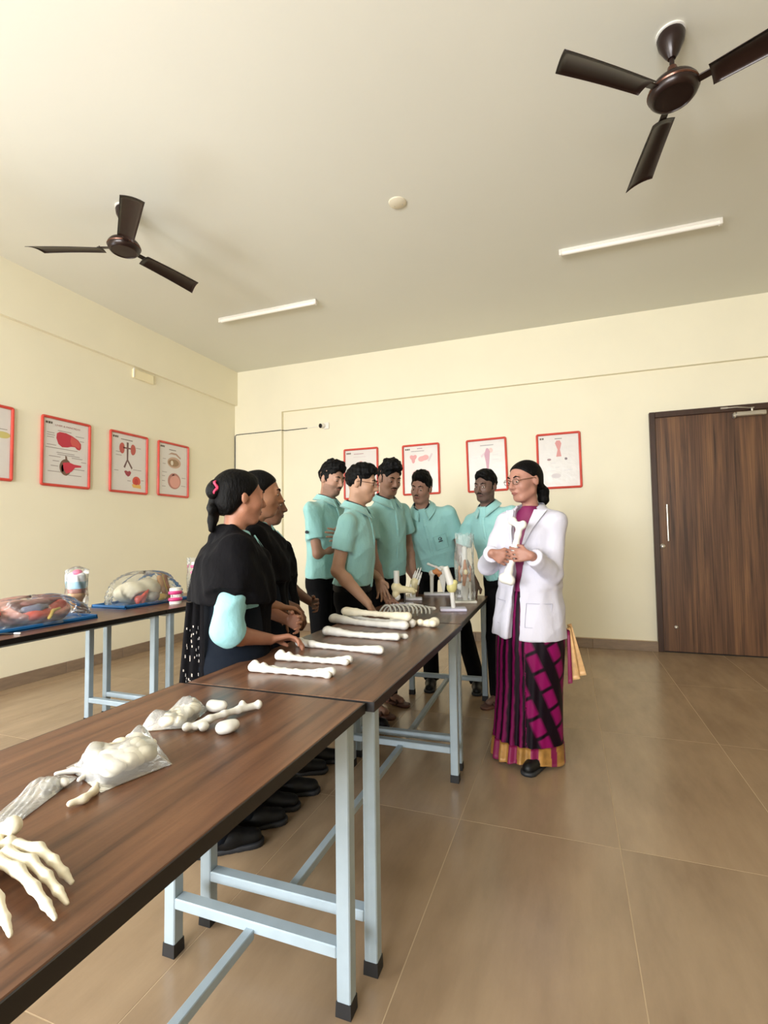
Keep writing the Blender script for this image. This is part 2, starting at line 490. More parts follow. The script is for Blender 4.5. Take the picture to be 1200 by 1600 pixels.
# left wall with two windows in its rear half, and the beam along its top
def wall_with_holes(name, p0, axis, length, thick_dir, holes):
    """wall slab along axis ('x' or 'y') from p0, with window holes (a,b) at WIN_Z"""
    m = MB()
    def seg(a, b, z0, z1):
        if b-a < 1e-3: return
        c = np.array(p0, float); d = np.zeros(3)
        i = 0 if axis == 'x' else 1
        c[i] = (a+b)/2; d[i] = b-a; d[1-i] = 0.15; c[1-i] += thick_dir*0.075; c[2] = (z0+z1)/2; d[2] = z1-z0
        m.box(c, d)
    cur = length[0]
    for a, b in holes:
        seg(cur, a, 0, H); seg(a, b, 0, WIN_Z[0]); seg(a, b, WIN_Z[1], H); cur = b
    seg(cur, length[1], 0, H)
    return struct(m.build(name, wall_m))
wall_left = wall_with_holes('wall_left', (0, 0, 0), 'y', (FRONT_Y, 0.2), -1, WIN_LEFT)
MB().box((0.022, (FRONT_Y)/2, (BEAM_L+H)/2), (0.045, -FRONT_Y, H-BEAM_L)).build('beam', wall_m, wall_left)
wall_front = wall_with_holes('wall_front', (0, FRONT_Y, 0), 'x', (-0.15, RX+0.15), -1, WIN_FRONT)
struct(MB().box((RX+0.075, FRONT_Y/2, H/2), (0.15, -FRONT_Y+0.1, H)).build('wall_right', wall_m))
wall_back = struct(MB().box(((COL_X+RX)/2, 0.125, BEAM_B/2), (RX-COL_X, 0.15, BEAM_B)).build('wall_back', wall_m))
MB().box((COL_X/2, 0.1, H/2), (COL_X, 0.2, H)).build('column', wall_m, wall_back)
MB().box(((COL_X+RX)/2, 0.1, (BEAM_B+H)/2), (RX-COL_X, 0.2, H-BEAM_B)).build('beam', wall_m, wall_back)

alu_m = mat('window_aluminium', (225, 225, 222), 0.4, 0.3)
wn = 0
for (a, b), side in [(w, 'f') for w in WIN_FRONT]+[(w, 'l') for w in WIN_LEFT]:
    wn += 1; m = MB(); zc = sum(WIN_Z)/2; hz = WIN_Z[1]-WIN_Z[0]
    for t, w in ((a+0.02, 0.04), (b-0.02, 0.04), ((a+b)/2, 0.035)):
        m.box((t, FRONT_Y-0.02, zc) if side == 'f' else (-0.02, t, zc), (w, 0.05, hz) if side == 'f' else (0.05, w, hz))
    for z in (WIN_Z[0]+0.02, WIN_Z[1]-0.02):
        m.box(((a+b)/2, FRONT_Y-0.02, z) if side == 'f' else (-0.02, (a+b)/2, z), (b-a, 0.05, 0.04) if side == 'f' else (0.05, b-a, 0.04))
    struct(m.build('window_%d' % wn, alu_m))

# skirting tiles, 0.6 m pieces with fine joints
SK = 0.099
bl = struct(MB().box((0.004, FRONT_Y/2, SK/2), (0.008, -FRONT_Y, SK-0.004)).build('baseboard_left', grout_m))
sk_me = None
for k in range(15):
    y = -0.3-k*0.615
    if sk_me is None:
        o = MB().box((0, 0, 0), (0.014, 0.612, SK), bevel=0.002).build('tile', skirt_m, bl); sk_me = o.data
    else: o = link('tile', sk_me, None, bl)
    o.location = (0.007, y, SK/2)
bb = struct(MB().box((5.151/2, 0.026, SK/2), (5.151, 0.052, SK-0.004)).build('baseboard_back', grout_m))
sb_me = None
for k in range(9):
    x0 = 5.151-0.615*(k+1); w = 0.612
    if x0 < 0: w += x0; x0 = 0
    if w < 0.05: continue
    if w == 0.612:
        if sb_me is None:
            o = MB().box((0, 0, 0), (0.612, 0.014, SK), bevel=0.002).build('tile', skirt_m, bb); sb_me = o.data
        else: o = link('tile', sb_me, None, bb)
    else: o = MB().box((0, 0, 0), (w, 0.014, SK), bevel=0.002).build('tile', skirt_m, bb)
    o.location = (x0+w/2, -0.003, SK/2)

# ---------------------------------------------------------------- door
def door_wood():
    m = bpy.data.materials.new('walnut_laminate'); m.use_nodes = True; nt = m.node_tree; b = nt.nodes['Principled BSDF']
    tc = nt.nodes.new('ShaderNodeTexCoord'); mp = nt.nodes.new('ShaderNodeMapping'); mp.inputs['Scale'].default_value = (6.0, 1, 0.28)
    nt.links.new(tc.outputs['Object'], mp.inputs[0])
    n = nt.nodes.new('ShaderNodeTexNoise'); n.inputs['Scale'].default_value = 2.6; n.inputs['Detail'].default_value = 6; n.inputs['Roughness'].default_value = 0.6; n.inputs['Distortion'].default_value = 0.5
    nt.links.new(mp.outputs[0], n.inputs['Vector'])
    mp2 = nt.nodes.new('ShaderNodeMapping'); mp2.inputs['Scale'].default_value = (60.0, 1, 0.8); nt.links.new(tc.outputs['Object'], mp2.inputs[0])
    n2 = nt.nodes.new('ShaderNodeTexNoise'); n2.inputs['Scale'].default_value = 1.6; n2.inputs['Detail'].default_value = 4; nt.links.new(mp2.outputs[0], n2.inputs['Vector'])
    mx = nt.nodes.new('ShaderNodeMath'); mx.operation = 'MULTIPLY_ADD'; mx.inputs[1].default_value = 0.35; nt.links.new(n2.outputs['Fac'], mx.inputs[0])
    m3 = nt.nodes.new('ShaderNodeMath'); m3.operation = 'MULTIPLY'; m3.inputs[1].default_value = 0.68; nt.links.new(n.outputs['Fac'], m3.inputs[0]); nt.links.new(m3.outputs[0], mx.inputs[2])
    r = nt.nodes.new('ShaderNodeValToRGB'); e = r.color_ramp.elements
    e[0].position = 0.36; e[0].color = srgb(44, 28, 21); e[1].position = 0.70; e[1].color = srgb(128, 92, 62)
    x = r.color_ramp.elements.new(0.5); x.color = srgb(90, 62, 45)
    nt.links.new(mx.outputs[0], r.inputs[0]); nt.links.new(r.outputs[0], b.inputs['Base Color'])
    b.inputs['Roughness'].default_value = 0.38
    return m
door_m = door_wood()
frame_m = mat('door_frame_brown', (58, 38, 30), 0.35, vary=(6, 0.2, (6, 6, 0.6)))
foot_dark = mat('door_gap_dark', (16, 13, 12), 0.7)
steel_m = mat('brushed_steel', (205, 200, 192), 0.3, 0.9)
DX, DH, DW = 5.151, 2.449, 1.16
door = thing('door_1', None, None, (DX+DW/2, 0.03, 0)); struct(door)
lo = (DX+DW/2, 0.03, 0)
m = MB(lo); m.box((DX+0.026, 0.02, DH/2), (0.052, 0.06, DH), bevel=0.004); m.box((DX+DW-0.026, 0.02, DH/2), (0.052, 0.06, DH), bevel=0.004)
m.box((DX+DW/2, 0.02, DH-0.03), (DW-0.104, 0.06, 0.06), bevel=0.004); m.build('door_frame', frame_m, door)
MB(lo).box((DX+DW/2, 0.032, (DH-0.06)/2+0.006), (DW-0.106, 0.03, DH-0.068)).build('door_leaf', door_m, door)
MB(lo).box((DX+DW/2, 0.03, 0.003), (DW-0.10, 0.036, 0.006)).build('door_gap_strip', foot_dark, door)  # thin dark strip added to fill the gap under the leaf
m = MB(lo); hx = 5.276
m.tube([(hx, -0.028, 1.12), (hx, -0.028, 1.49)], 0.009, 12); m.tube([(hx, 0.02, 1.15), (hx, -0.028, 1.15)], 0.006, 8); m.tube([(hx, 0.02, 1.46), (hx, -0.028, 1.46)], 0.006, 8)
m.build('pull_handle', steel_m, door, True)
m = MB(lo); m.lathe([(0.024, 0), (0.024, 0.01), (0.016, 0.014), (0.012, 0.03), (0, 0.031)], 16, (5.228, 0.017, 1.066), rotx(math.pi/2)); m.build('lock_knob', steel_m, door, True)
m = MB(lo); m.lathe([(0.018, 0), (0.016, 0.008), (0.009, 0.012), (0.008, 0.02), (0, 0.021)], 14, (5.32, 0.017, 0.252), rotx(math.pi/2)); m.build('door_stop', steel_m, door, True)
m = MB(lo); cx0 = 5.93
m.box((cx0+0.10, -0.012, 2.352), (0.25, 0.055, 0.045), bevel=0.008); m.box((cx0-0.035, -0.012, 2.345), (0.03, 0.05, 0.055), bevel=0.01)
cl = m.build('door_closer', steel_m, door, True)
m = MB(lo); m.tube([(cx0+0.11, -0.02, 2.352), (cx0+0.11, -0.02, 2.40)], 0.011, 10); m.box((cx0+0.11, -0.02, 2.405), (0.03, 0.03, 0.008))
m.tube([(cx0+0.11, -0.02, 2.405), (cx0-0.02, -0.05, 2.418), (cx0-0.11, -0.02, 2.425)], 0.006, 8); m.box((cx0-0.12, -0.014, 2.425), (0.06, 0.02, 0.016))
m.build('closer_arm', steel_m, cl, True)

# ---------------------------------------------------------------- tables
def table_wood():
    m = bpy.data.materials.new('table_walnut'); m.use_nodes = True; nt = m.node_tree; b = nt.nodes['Principled BSDF']
    tc = nt.nodes.new('ShaderNodeTexCoord'); mp = nt.nodes.new('ShaderNodeMapping'); mp.inputs['Scale'].default_value = (19.0, 0.8, 1)
    nt.links.new(tc.outputs['Object'], mp.inputs[0])
    n = nt.nodes.new('ShaderNodeTexNoise'); n.inputs['Scale'].default_value = 1.8; n.inputs['Detail'].default_value = 7; n.inputs['Roughness'].default_value = 0.62; n.inputs['Distortion'].default_value = 0.4
    nt.links.new(mp.outputs[0], n.inputs['Vector'])
    r = nt.nodes.new('ShaderNodeValToRGB'); e = r.color_ramp.elements
    e[0].position = 0.3; e[0].color = srgb(68, 45, 33); e[1].position = 0.72; e[1].color = srgb(124, 87, 62)
    x = r.color_ramp.elements.new(0.5); x.color = srgb(104, 71, 51)
    nt.links.new(n.outputs['Fac'], r.inputs[0]); nt.links.new(r.outputs[0], b.inputs['Base Color'])
    b.inputs['Roughness'].default_value = 0.3; b.inputs['Specular IOR Level'].default_value = 0.5
    n2 = nt.nodes.new('ShaderNodeTexNoise'); n2.inputs['Scale'].default_value = 200; nt.links.new(tc.outputs['Object'], n2.inputs['Vector'])
    bp = nt.nodes.new('ShaderNodeBump'); bp.inputs['Strength'].default_value = 0.06; bp.inputs['Distance'].default_value = 0.002
    nt.links.new(n2.outputs['Fac'], bp.inputs['Height']); nt.links.new(bp.outputs[0], b.inputs['Normal'])
    return m
twood_m = table_wood()
tedge_m = mat('table_edge_band', (18, 13, 11), 0.4)
tleg_m = mat('grey_blue_steel_paint', (160, 176, 186), 0.42, 0.15, vary=(14, 0.06))
foot_m = mat('black_rubber', (22, 22, 24), 0.6)
TT = 0.028
def make_table(W, L):
    """origin on the floor below the near-right corner of the top; extends -x by W and +y by L"""
    t = thing('lab_table', 'x', 'table')
    top = MB().box((-W/2, L/2, 0.75-TT/2), (W-0.004, L-0.004, TT), bevel=0.0015).build('table_top', twood_m, t)
    m = MB(); z = 0.75-TT/2
    for c, d in (((0, L/2, z), (0.003, L, TT-0.002)), ((-W, L/2, z), (0.003, L, TT-0.002)), ((-W/2, 0, z), (W, 0.003, TT-0.002)), ((-W/2, L, z), (W, 0.003, TT-0.002))): m.box(c, d)
    m.build('edge_band', tedge_m, top)
    s = 0.038; zt = 0.75-TT
    for y in (0.065, L-0.055):
        for x in (-0.035, -W+0.035):
            lg = MB().box((x, y, (0.02+zt)/2), (s, s, zt-0.02), bevel=0.003).build('leg', tleg_m, t)
            m = MB(); m.lathe([(0.030, 0.0), (0.030, 0.006), (0.0285, 0.034), (0.0285, 0.036)], 4, (x, y, 0), rotz(math.pi/4)); m.build('rubber_foot', foot_m, lg)
        MB().box((-W/2, y, 0.15), (W-0.07-s, s, s*0.8), bevel=0.003).build('cross_bar', tleg_m, t)
        MB().box((-W/2, y, zt-0.012), (W-0.07-s, s*0.8, 0.022)).build('top_rail', tleg_m, t)
    MB().box((-W/2, L/2, 0.134), (0.026, L-0.12-s*0.6, 0.026), bevel=0.002).build('stretcher', tleg_m, t)
    for x in (-0.075, -W+0.075):
        MB().box((x, L/2, zt-0.010), (0.022, L-0.12-s*0.7, 0.018)).build('side_rail', tleg_m, t)
    return t
T1 = make_table(0.62, 1.245)
T1['label'] = 'walnut lab table nearest the camera holding bags of bones and a skeleton hand'
T1.location = (3.809, -4.512-1.245, 0); T1['group'] = 'lab tables in the middle row'
def another(src, loc, rz, label, group):
    c = copy_tree(src); c.location = loc; c.rotation_euler = (0, 0, rz); c['label'] = label; c['group'] = group; return c
T2 = another(T1, (3.829, -4.497, 0.0), 0.012, 'walnut lab table in the middle of the row with rows of long bones', 'lab tables in the middle row')
T3 = another(T1, (3.807, -3.236, 0.0), 0.036, 'walnut lab table at the far end with joint models on stands', 'lab tables in the middle row')
T4 = another(T1, (1.915, -4.49, 0), 0, 'walnut lab table near the left wall holding the pink organ model', 'lab tables along the left')
T5 = another(T1, (1.915, -3.237, 0), -0.01, 'walnut lab table near the left wall holding the dental jaw model', 'lab tables along the left')

for t_ in (T4, T5):      # their stretchers hang a little lower
    for c_ in t_.children:
        if c_.name.startswith('stretcher'): c_.location.z -= 0.014
# ---------------------------------------------------------------- ceiling fans
fan_m = mat('fan_brown_gloss', (34, 19, 16), 0.28, 0.2)
fan_rim = mat('fan_bronze', (92, 58, 44), 0.25, 0.6)
def blade_mesh():
    def fn(u, v):
        x = 0.150+u*0.465+(v-0.5)*0.05*u
        w = 0.105+0.03*u
        y = (v-0.5)*w
        return x, y, -0.012*(4*(v-0.5)**2)+0.004*np.sin(u*3)
    P, F = grid_sheet(fn, 14, 7, 0.003)
    P = P @ rotx(math.radians(-13)).T
    return np_mesh('blade', P, F)
def make_fan(label, loc, base):
    t = thing('ceiling_fan', label, 'ceiling fan', (loc[0], loc[1], H), group='ceiling fans')
    m = MB(); m.lathe([(0.0, 0.0), (0.052, 0.0), (0.060, -0.02), (0.054, -0.055), (0.030, -0.105), (0.017, -0.125), (0, -0.126)], 24); m.build('canopy', fan_m, t, True)
    MB().lathe([(0.0, 0.001), (0.062, 0.001), (0.063, -0.006), (0.055, -0.008), (0, -0.008)], 24).build('ceiling_plate', mat('plate_white', (238, 236, 230), 0.5), t, True)
    MB().tube([(0, 0, -0.11), (0, 0, -0.225)], 0.0105, 12).build('down_rod', fan_m, t, True)
    MB().lathe([(0, -0.165), (0.019, -0.166), (0.028, -0.20), (0.044, -0.238), (0.0, -0.240)], 24).build('lower_canopy', fan_rim, t, True)
    zc = -0.288
    mo = MB().lathe([(0, zc+0.052), (0.06, zc+0.051), (0.092, zc+0.040), (0.104, zc+0.022), (0.106, zc+0.0), (0.100, zc-0.016), (0.088, zc-0.030), (0.083, zc-0.031), (0.080, zc-0.026), (0, zc-0.027)], 36).build('motor', fan_m, t, True)
    MB().lathe([(0.107, zc+0.012), (0.110, zc+0.006), (0.107, zc)], 36).build('trim_ring', fan_rim, mo, True)
    bm_ = blade_mesh(); bm_.materials.append(fan_m)
    br = None
    for k in range(3):
        a = math.radians(base+120*k)
        b = link('blade', bm_, None, t, (0, 0, zc-0.004), (0, 0, a))
        if br is None:
            m = MB(); m.box((0.135, 0, 0.004), (0.085, 0.036, 0.006), rotx(math.radians(-13)), bevel=0.002)
            for q in ((0.165, 0.012), (0.165, -0.012), (0.185, 0)): m.lathe([(0.005, 0), (0.004, 0.003), (0, 0.004)], 8, (q[0], q[1], 0.006))
            o = m.build('blade_bracket', fan_m, b); br = o.data
        else: o = link('blade_bracket', br, None, b)
    return t
make_fan('dark brown three-blade ceiling fan at the upper right above the door side', (4.851, -3.207), 97)
make_fan('dark brown three-blade ceiling fan on the left side of the ceiling', (1.472, -3.20), 82)

# ---------------------------------------------------------------- tube lights, ceiling cover
tube_m = mat('tube_diffuser_white', (244, 241, 234), 0.35)
cap_m = mat('tube_cap_white', (226, 222, 214), 0.45)
def make_tube_light(label, x0, x1, y):
    t = thing('tube_light', label, 'tube light', ((x0+x1)/2, y, H), group='ceiling tube lights'); L = x1-x0
    MB().box((0, 0, -0.011), (L-0.02, 0.034, 0.022), bevel=0.003).build('batten', cap_m, t)
    d = MB(); d.lathe([(0.0, -L/2+0.02), (0.017, -L/2+0.02), (0.017, L/2-0.02), (0, L/2-0.02)], 16, (0, 0, -0.032), roty(math.pi/2)); d.build('tube', tube_m, t, True)
    for s_ in (-1, 1): MB().box((s_*(L/2-0.012), 0, -0.026), (0.024, 0.038, 0.050), bevel=0.004).build('end_cap', cap_m, t)
    for q in (0.02, L*0.32): MB().box((q, 0.02, -0.004), (0.045, 0.014, 0.008)).build('clip', mat('clip_grey', (150, 146, 136), 0.4, 0.6), t)
    return t
make_tube_light('unlit white tube light on the ceiling above the left tables', 0.93, 2.085, -1.505)
make_tube_light('unlit white tube light on the ceiling before the brown door', 4.326, 5.474, -1.515)
rose = thing('ceiling_cover_plate', 'small round white cover plate in the middle of the ceiling', 'cover plate', (3.279, -2.556, H))
MB().lathe([(0, 0.001), (0.062, 0.001), (0.062, -0.005), (0.054, -0.010), (0.0, -0.011)], 28).build('plate', mat('plate_cream', (222, 214, 192), 0.5), rose, True)
for q in (-0.03, 0.03): MB().lathe([(0.005, -0.0105), (0.004, -0.013), (0, -0.0132)], 8, (q, 0.02, 0)).build('screw', steel_m, rose)

# ---------------------------------------------------------------- cctv camera and cable
blk_m = mat('black_plastic', (14, 14, 16), 0.3)
wht_m = mat('white_plastic', (236, 233, 226), 0.4)
cc = thing('security_camera', 'small white security camera with black lens high on the back wall', 'camera', (1.385, 0.05, 2.66))
MB().box((0.02, -0.012, 0), (0.075, 0.024, 0.085), bevel=0.006).build('mount', wht_m, cc)
m = MB(); R_ = rotz(math.radians(-20)) @ rotx(math.radians(100))
m.lathe([(0, -0.01), (0.026, -0.005), (0.030, 0.01), (0.030, 0.05), (0, 0.05)], 20, (-0.012, -0.03, 0.0), R_); m.build('housing', wht_m, cc, True)
m = MB(); m.lathe([(0.027, 0.048), (0.029, 0.06), (0.022, 0.064), (0, 0.062)], 20, (-0.012, -0.03, 0.0), R_); m.build('lens', blk_m, cc, True)
cb = tag(MB((0.03, 0, 2.6)).tube([(1.12, 0.046, 2.657), (1.0, 0.045, 2.655), (COL_X+0.03, 0.044, 2.652), (COL_X-0.01, -0.004, 2.652), (0.4, -0.005, 2.648), (0.10, -0.005, 2.648), (0.035, -0.005, 2.646), (0.012, -0.006, 2.632), (0.010, -0.006, 2.60), (0.010, -0.006, 2.0), (0.010, -0.006, 1.2), (0.010, -0.006, 0.12)], 0.005, 6).build('cable', blk_m, None, True, loc=(0.03, 0, 2.6)),
         'thin black cable running from the security camera to the corner', 'cable')
wc = MB((1.2, 0.05, 2.66)).tube([(1.12, 0.046, 2.657), (1.2, 0.044, 2.66), (1.30, 0.046, 2.664), (1.375, 0.04, 2.665)], 0.005, 6).build('white_cable', wht_m, cc, True)
wc.location = (1.2-1.385, 0, 0)
# small painted-over conduit box under the left beam
sw = thing('wall_box', 'small cream conduit box high on the left wall below the beam', 'wall box', (0.0, -1.62, 2.985))
MB().box((0.012, 0, 0), (0.024, 0.28, 0.10), bevel=0.006).build('cover', mat('box_cream', (238, 228, 192), 0.5), sw)
MB().box((0.026, -0.135, 0.005), (0.006, 0.014, 0.10)).build('edge_strip', wht_m, sw)

# ---------------------------------------------------------------- framed posters
red_m = mat('poster_frame_red', (205, 72, 60), 0.4, vary=(7, 0.14))
paper_m = mat('poster_paper', (216, 212, 208), 0.3, bump=(10, 0.35), spec=0.6)
ink = {}
def inkm(rgb):
    if rgb not in ink: ink[rgb] = mat('ink_%02x%02x%02x' % rgb, rgb, 0.45)
    return ink[rgb]
def blob(cx, cy, rx, ry, n=24, fn=None, rot=0):
    out = []
    for k in range(n):
        a = 2*math.pi*k/n; r = fn(a) if fn else 1.0
        x, y = rx*r*math.cos(a), ry*r*math.sin(a)
        out.append((cx+x*math.cos(rot)-y*math.sin(rot), cy+x*math.sin(rot)+y*math.cos(rot)))
    return out
def bar(x, y, w, h): return [(x, y), (x+w, y), (x+w, y+h), (x, y+h)]
def poster(label, wall, c, w, h, prints, group, tilt=0.0):
    """wall 'l' (x=0, facing +x) or 'b' (recessed back wall, facing -y); prints: (name, rgb, outline in 0..1 sheet space)"""
    if wall == 'l': base = np.array([0.0, c[0], c[1]]); U = np.array([0, 1.0, 0]); N = np.array([1.0, 0, 0])
    else: base = np.array([c[0], 0.05, c[1]]); U = np.array([1.0, 0, 0]); N = np.array([0, -1.0, 0])
    Z = np.array([0, 0, 1.0])
    U, Z = U*math.cos(tilt)+Z*math.sin(tilt), Z*math.cos(tilt)-U*math.sin(tilt)
    t = thing('framed_poster', label, 'poster', base, group=group)
    L = lambda u, v, n: U*(u-0.5)*w+Z*(v-0.5)*h+N*n
    rc = 0.022; pts = []
    for (cx, cy, a0) in ((w/2-rc, h/2-rc, 0), (-w/2+rc, h/2-rc, 90), (-w/2+rc, -h/2+rc, 180), (w/2-rc, -h/2+rc, 270)):
        for q in range(5):
            a = math.radians(a0+22.5*q); pts.append(U*(cx+rc*0.5*math.cos(a))+Z*(cy+rc*0.5*math.sin(a))+N*0.012)
    MB().tube(pts, 0.0125, 8, closed=True).build('frame', red_m, t, True)
    mw, mh = 0.024/w, 0.024/h
    sheet = MB().poly([L(mw, mh, 0.006), L(1-mw, mh, 0.006), L(1-mw, 1-mh, 0.006), L(mw, 1-mh, 0.006)], N, 0.002).build('sheet', paper_m, t)
    for k, (nm, rgb, outl) in enumerate(prints):
        if nm == 'title_text':
            cu = bpy.data.curves.new('title_text', 'FONT'); cu.body = outl[0]; cu.size = outl[3]*h; cu.align_x = 'CENTER'; cu.align_y = 'CENTER'
            tmp = bpy.data.objects.new('title_text', cu); COL.objects.link(tmp)
            dg = bpy.context.evaluated_depsgraph_get(); me = bpy.data.meshes.new_from_object(tmp.evaluated_get(dg)); bpy.data.objects.remove(tmp)
            V = np.array([v.co for v in me.vertices]); sx = outl[4]*w/(V[:, 0].max()-V[:, 0].min())
            for v in me.vertices:
                p = L(outl[1], outl[2], 0.0088)+U*v.co.x*sx+Z*v.co.y; v.co = p
            link('title_text', me, inkm(rgb), sheet)
        else:
            MB().poly([L(0.05+0.9*a, 0.05+0.9*b, 0.0084+0.0004*(k % 3)) for a, b in outl], N, 0.0004).build(nm, inkm(rgb), sheet)
    return t
def text_rows(rows, rgb=(150, 140, 136)):
    return [('text_line', rgb, bar(x, y, w, 0.010)) for x, y, w in rows]
logo = [('logo', (92, 82, 70), bar(0.04, 0.935, 0.045, 0.035)), ('logo', (92, 82, 70), bar(0.095, 0.935, 0.045, 0.035)), ('logo', (92, 82, 70), bar(0.15, 0.935, 0.03, 0.035))]
def word(x, y, n, rgb, w=0.022, h=0.016):   # unreadably small lettering: one stroke per letter
    return [('title_letter', rgb, bar(x+k*(w+0.006), y, w, h)) for k in range(n)]
liver = [(0.28, 0.80), (0.34, 0.83), (0.48, 0.83), (0.62, 0.80), (0.76, 0.75), (0.83, 0.69), (0.83, 0.62), (0.80, 0.585), (0.74, 0.59), (0.69, 0.625), (0.60, 0.62), (0.52, 0.60), (0.40, 0.59), (0.32, 0.63), (0.27, 0.72)]
P1 = logo+[('title_text', (150, 70, 78), ('LIVER & PANCREAS', 0.52, 0.885, 0.036, 0.5)),
  ('liver', (186, 48, 66), liver), ('liver_lobe', (203, 84, 80), [(0.60, 0.79), (0.74, 0.745), (0.81, 0.68), (0.79, 0.61), (0.70, 0.635), (0.62, 0.64), (0.58, 0.70)]),
  ('vessel', (96, 44, 66), [(0.50, 0.81), (0.57, 0.80), (0.58, 0.71), (0.56, 0.62), (0.50, 0.62), (0.53, 0.71)]),
  ('gall_duct', (112, 84, 68), blob(0.50, 0.27, 0.15, 0.135, fn=lambda a: 1-0.25*max(0, math.cos(a)))), ('pancreas', (196, 48, 70), [(0.42, 0.34), (0.55, 0.36), (0.68, 0.335), (0.84, 0.33), (0.84, 0.30), (0.70, 0.285), (0.62, 0.21), (0.50, 0.17), (0.44, 0.24)]),
  ('duct', (120, 96, 84), [(0.47, 0.46), (0.51, 0.45), (0.53, 0.37), (0.48, 0.36)]), ('gall_bladder', (206, 160, 112), blob(0.42, 0.25, 0.03, 0.06))]
P1 += text_rows([(0.30, 0.845, 0.3), (0.07, 0.79, 0.16), (0.07, 0.755, 0.17), (0.07, 0.72, 0.15), (0.07, 0.60, 0.2), (0.05, 0.555, 0.7), (0.70, 0.80, 0.2), (0.8, 0.73, 0.1), (0.28, 0.49, 0.4), (0.3, 0.46, 0.5), (0.12, 0.42, 0.25), (0.62, 0.43, 0.25), (0.2, 0.35, 0.14), (0.84, 0.38, 0.12), (0.16, 0.27, 0.16), (0.66, 0.25, 0.26), (0.1, 0.18, 0.28), (0.55, 0.145, 0.3)])
def kidney(cx, sgn): return blob(cx, 0.76, 0.085, 0.10, fn=lambda a: 1-0.28*max(0, math.cos(a if sgn > 0 else a-math.pi))**2)
P2 = logo+word(0.26, 0.915, 13, (120, 110, 104), 0.02)+[('kidney', (184, 88, 80), kidney(0.30, 1)), ('kidney', (184, 88, 80), kidney(0.60, -1)),
  ('aorta', (110, 84, 82), [(0.42, 0.88), (0.48, 0.88), (0.47, 0.56), (0.60, 0.42), (0.57, 0.39), (0.45, 0.53), (0.38, 0.40), (0.34, 0.42), (0.43, 0.56)]),
  ('renal_vessel', (120, 80, 80), bar(0.33, 0.76, 0.24, 0.025)), ('bladder', (150, 52, 66), [(0.36, 0.34), (0.40, 0.36), (0.46, 0.345), (0.52, 0.36), (0.56, 0.33), (0.52, 0.27), (0.47, 0.25), (0.41, 0.28)]),
  ('nephron', (205, 84, 66), blob(0.72, 0.18, 0.12, 0.09)), ('nephron_base', (222, 176, 92), [(0.58, 0.12), (0.84, 0.12), (0.86, 0.05), (0.62, 0.06)]), ('nephron_core', (190, 60, 54), blob(0.71, 0.17, 0.06, 0.06))]
P2 += text_rows([(0.70, 0.80, 0.14), (0.12, 0.68, 0.14), (0.12, 0.62, 0.16), (0.62, 0.385, 0.24), (0.08, 0.34, 0.12), (0.45, 0.17, 0.1), (0.86, 0.2, 0.08)])
P3 = logo+word(0.34, 0.90, 8, (120, 110, 104), 0.025)+[('eyebrow', (176, 144, 126), [(0.30, 0.80), (0.42, 0.855), (0.60, 0.85), (0.76, 0.77), (0.74, 0.745), (0.58, 0.815), (0.42, 0.82)]),
  ('eye_lid', (190, 160, 140), blob(0.52, 0.65, 0.24, 0.115)), ('eye_white', (150, 122, 92), blob(0.50, 0.645, 0.19, 0.075)), ('eye_shine', (222, 212, 196), blob(0.44, 0.64, 0.045, 0.05)), ('iris', (96, 76, 52), blob(0.53, 0.645, 0.06, 0.065)),
  ('eyeball', (178, 122, 112), blob(0.53, 0.27, 0.23, 0.165)), ('eyeball_inside', (214, 156, 144), blob(0.55, 0.26, 0.18, 0.13)), ('cornea', (226, 204, 192), blob(0.36, 0.28, 0.05, 0.085)), ('nerve', (206, 112, 122), blob(0.50, 0.34, 0.06, 0.07))]
P3 += text_rows([(0.10, 0.43, 0.16), (0.1, 0.35, 0.1), (0.1, 0.25, 0.1), (0.1, 0.14, 0.12), (0.80, 0.35, 0.14), (0.78, 0.18, 0.16), (0.12, 0.70, 0.1), (0.12, 0.6, 0.1)])
P0 = [('lobe', (200, 190, 120), blob(0.86, 0.62, 0.14, 0.05)), ('lobe', (196, 150, 120), blob(0.5, 0.4, 0.3, 0.12))]+text_rows([(0.3, 0.8, 0.5), (0.3, 0.2, 0.5), (0.78, 0.7, 0.16)])
Lg = 'anatomy posters on the left wall'
poster('red-framed poster cut off by the left edge of the photo', 'l', (-3.20, 2.005), 0.48, 0.62, P0, Lg)
poster('red-framed anatomy poster showing a liver and pancreas on the left wall', 'l', (-2.488, 2.004), 0.485, 0.63, P1, Lg)
poster('red-framed anatomy poster showing two kidneys on the left wall', 'l', (-1.787, 2.008), 0.49, 0.635, P2, Lg)
poster('red-framed anatomy poster showing an eye, nearest the room corner', 'l', (-1.156, 2.014), 0.49, 0.63, P3, Lg)
Bg = 'anatomy posters on the back wall'
W1 = logo+word(0.28, 0.925, 12, (170, 120, 130), 0.02)+text_rows([(0.26, 0.86, 0.4), (0.2, 0.5, 0.4), (0.5, 0.7, 0.3)], (205, 190, 192))+[('figure', (214, 170, 168), blob(0.5, 0.6, 0.12, 0.18))]
W2 = logo+word(0.40, 0.95, 5, (150, 110, 140), 0.025)+word(0.22, 0.895, 15, (150, 140, 140), 0.02)+[('joint', (214, 150, 150), blob(0.28, 0.75, 0.09, 0.085, fn=lambda a: 1+0.3*math.sin(3*a))), ('joint', (218, 160, 158), blob(0.58, 0.74, 0.12, 0.08, fn=lambda a: 1+0.35*math.sin(2*a+1))),
  ('joint', (206, 190, 192), [(0.70, 0.68), (0.82, 0.84), (0.86, 0.82), (0.75, 0.66)]), ('joint', (220, 186, 184), blob(0.35, 0.40, 0.12, 0.09)), ('joint', (220, 186, 184), blob(0.68, 0.36, 0.1, 0.12))]
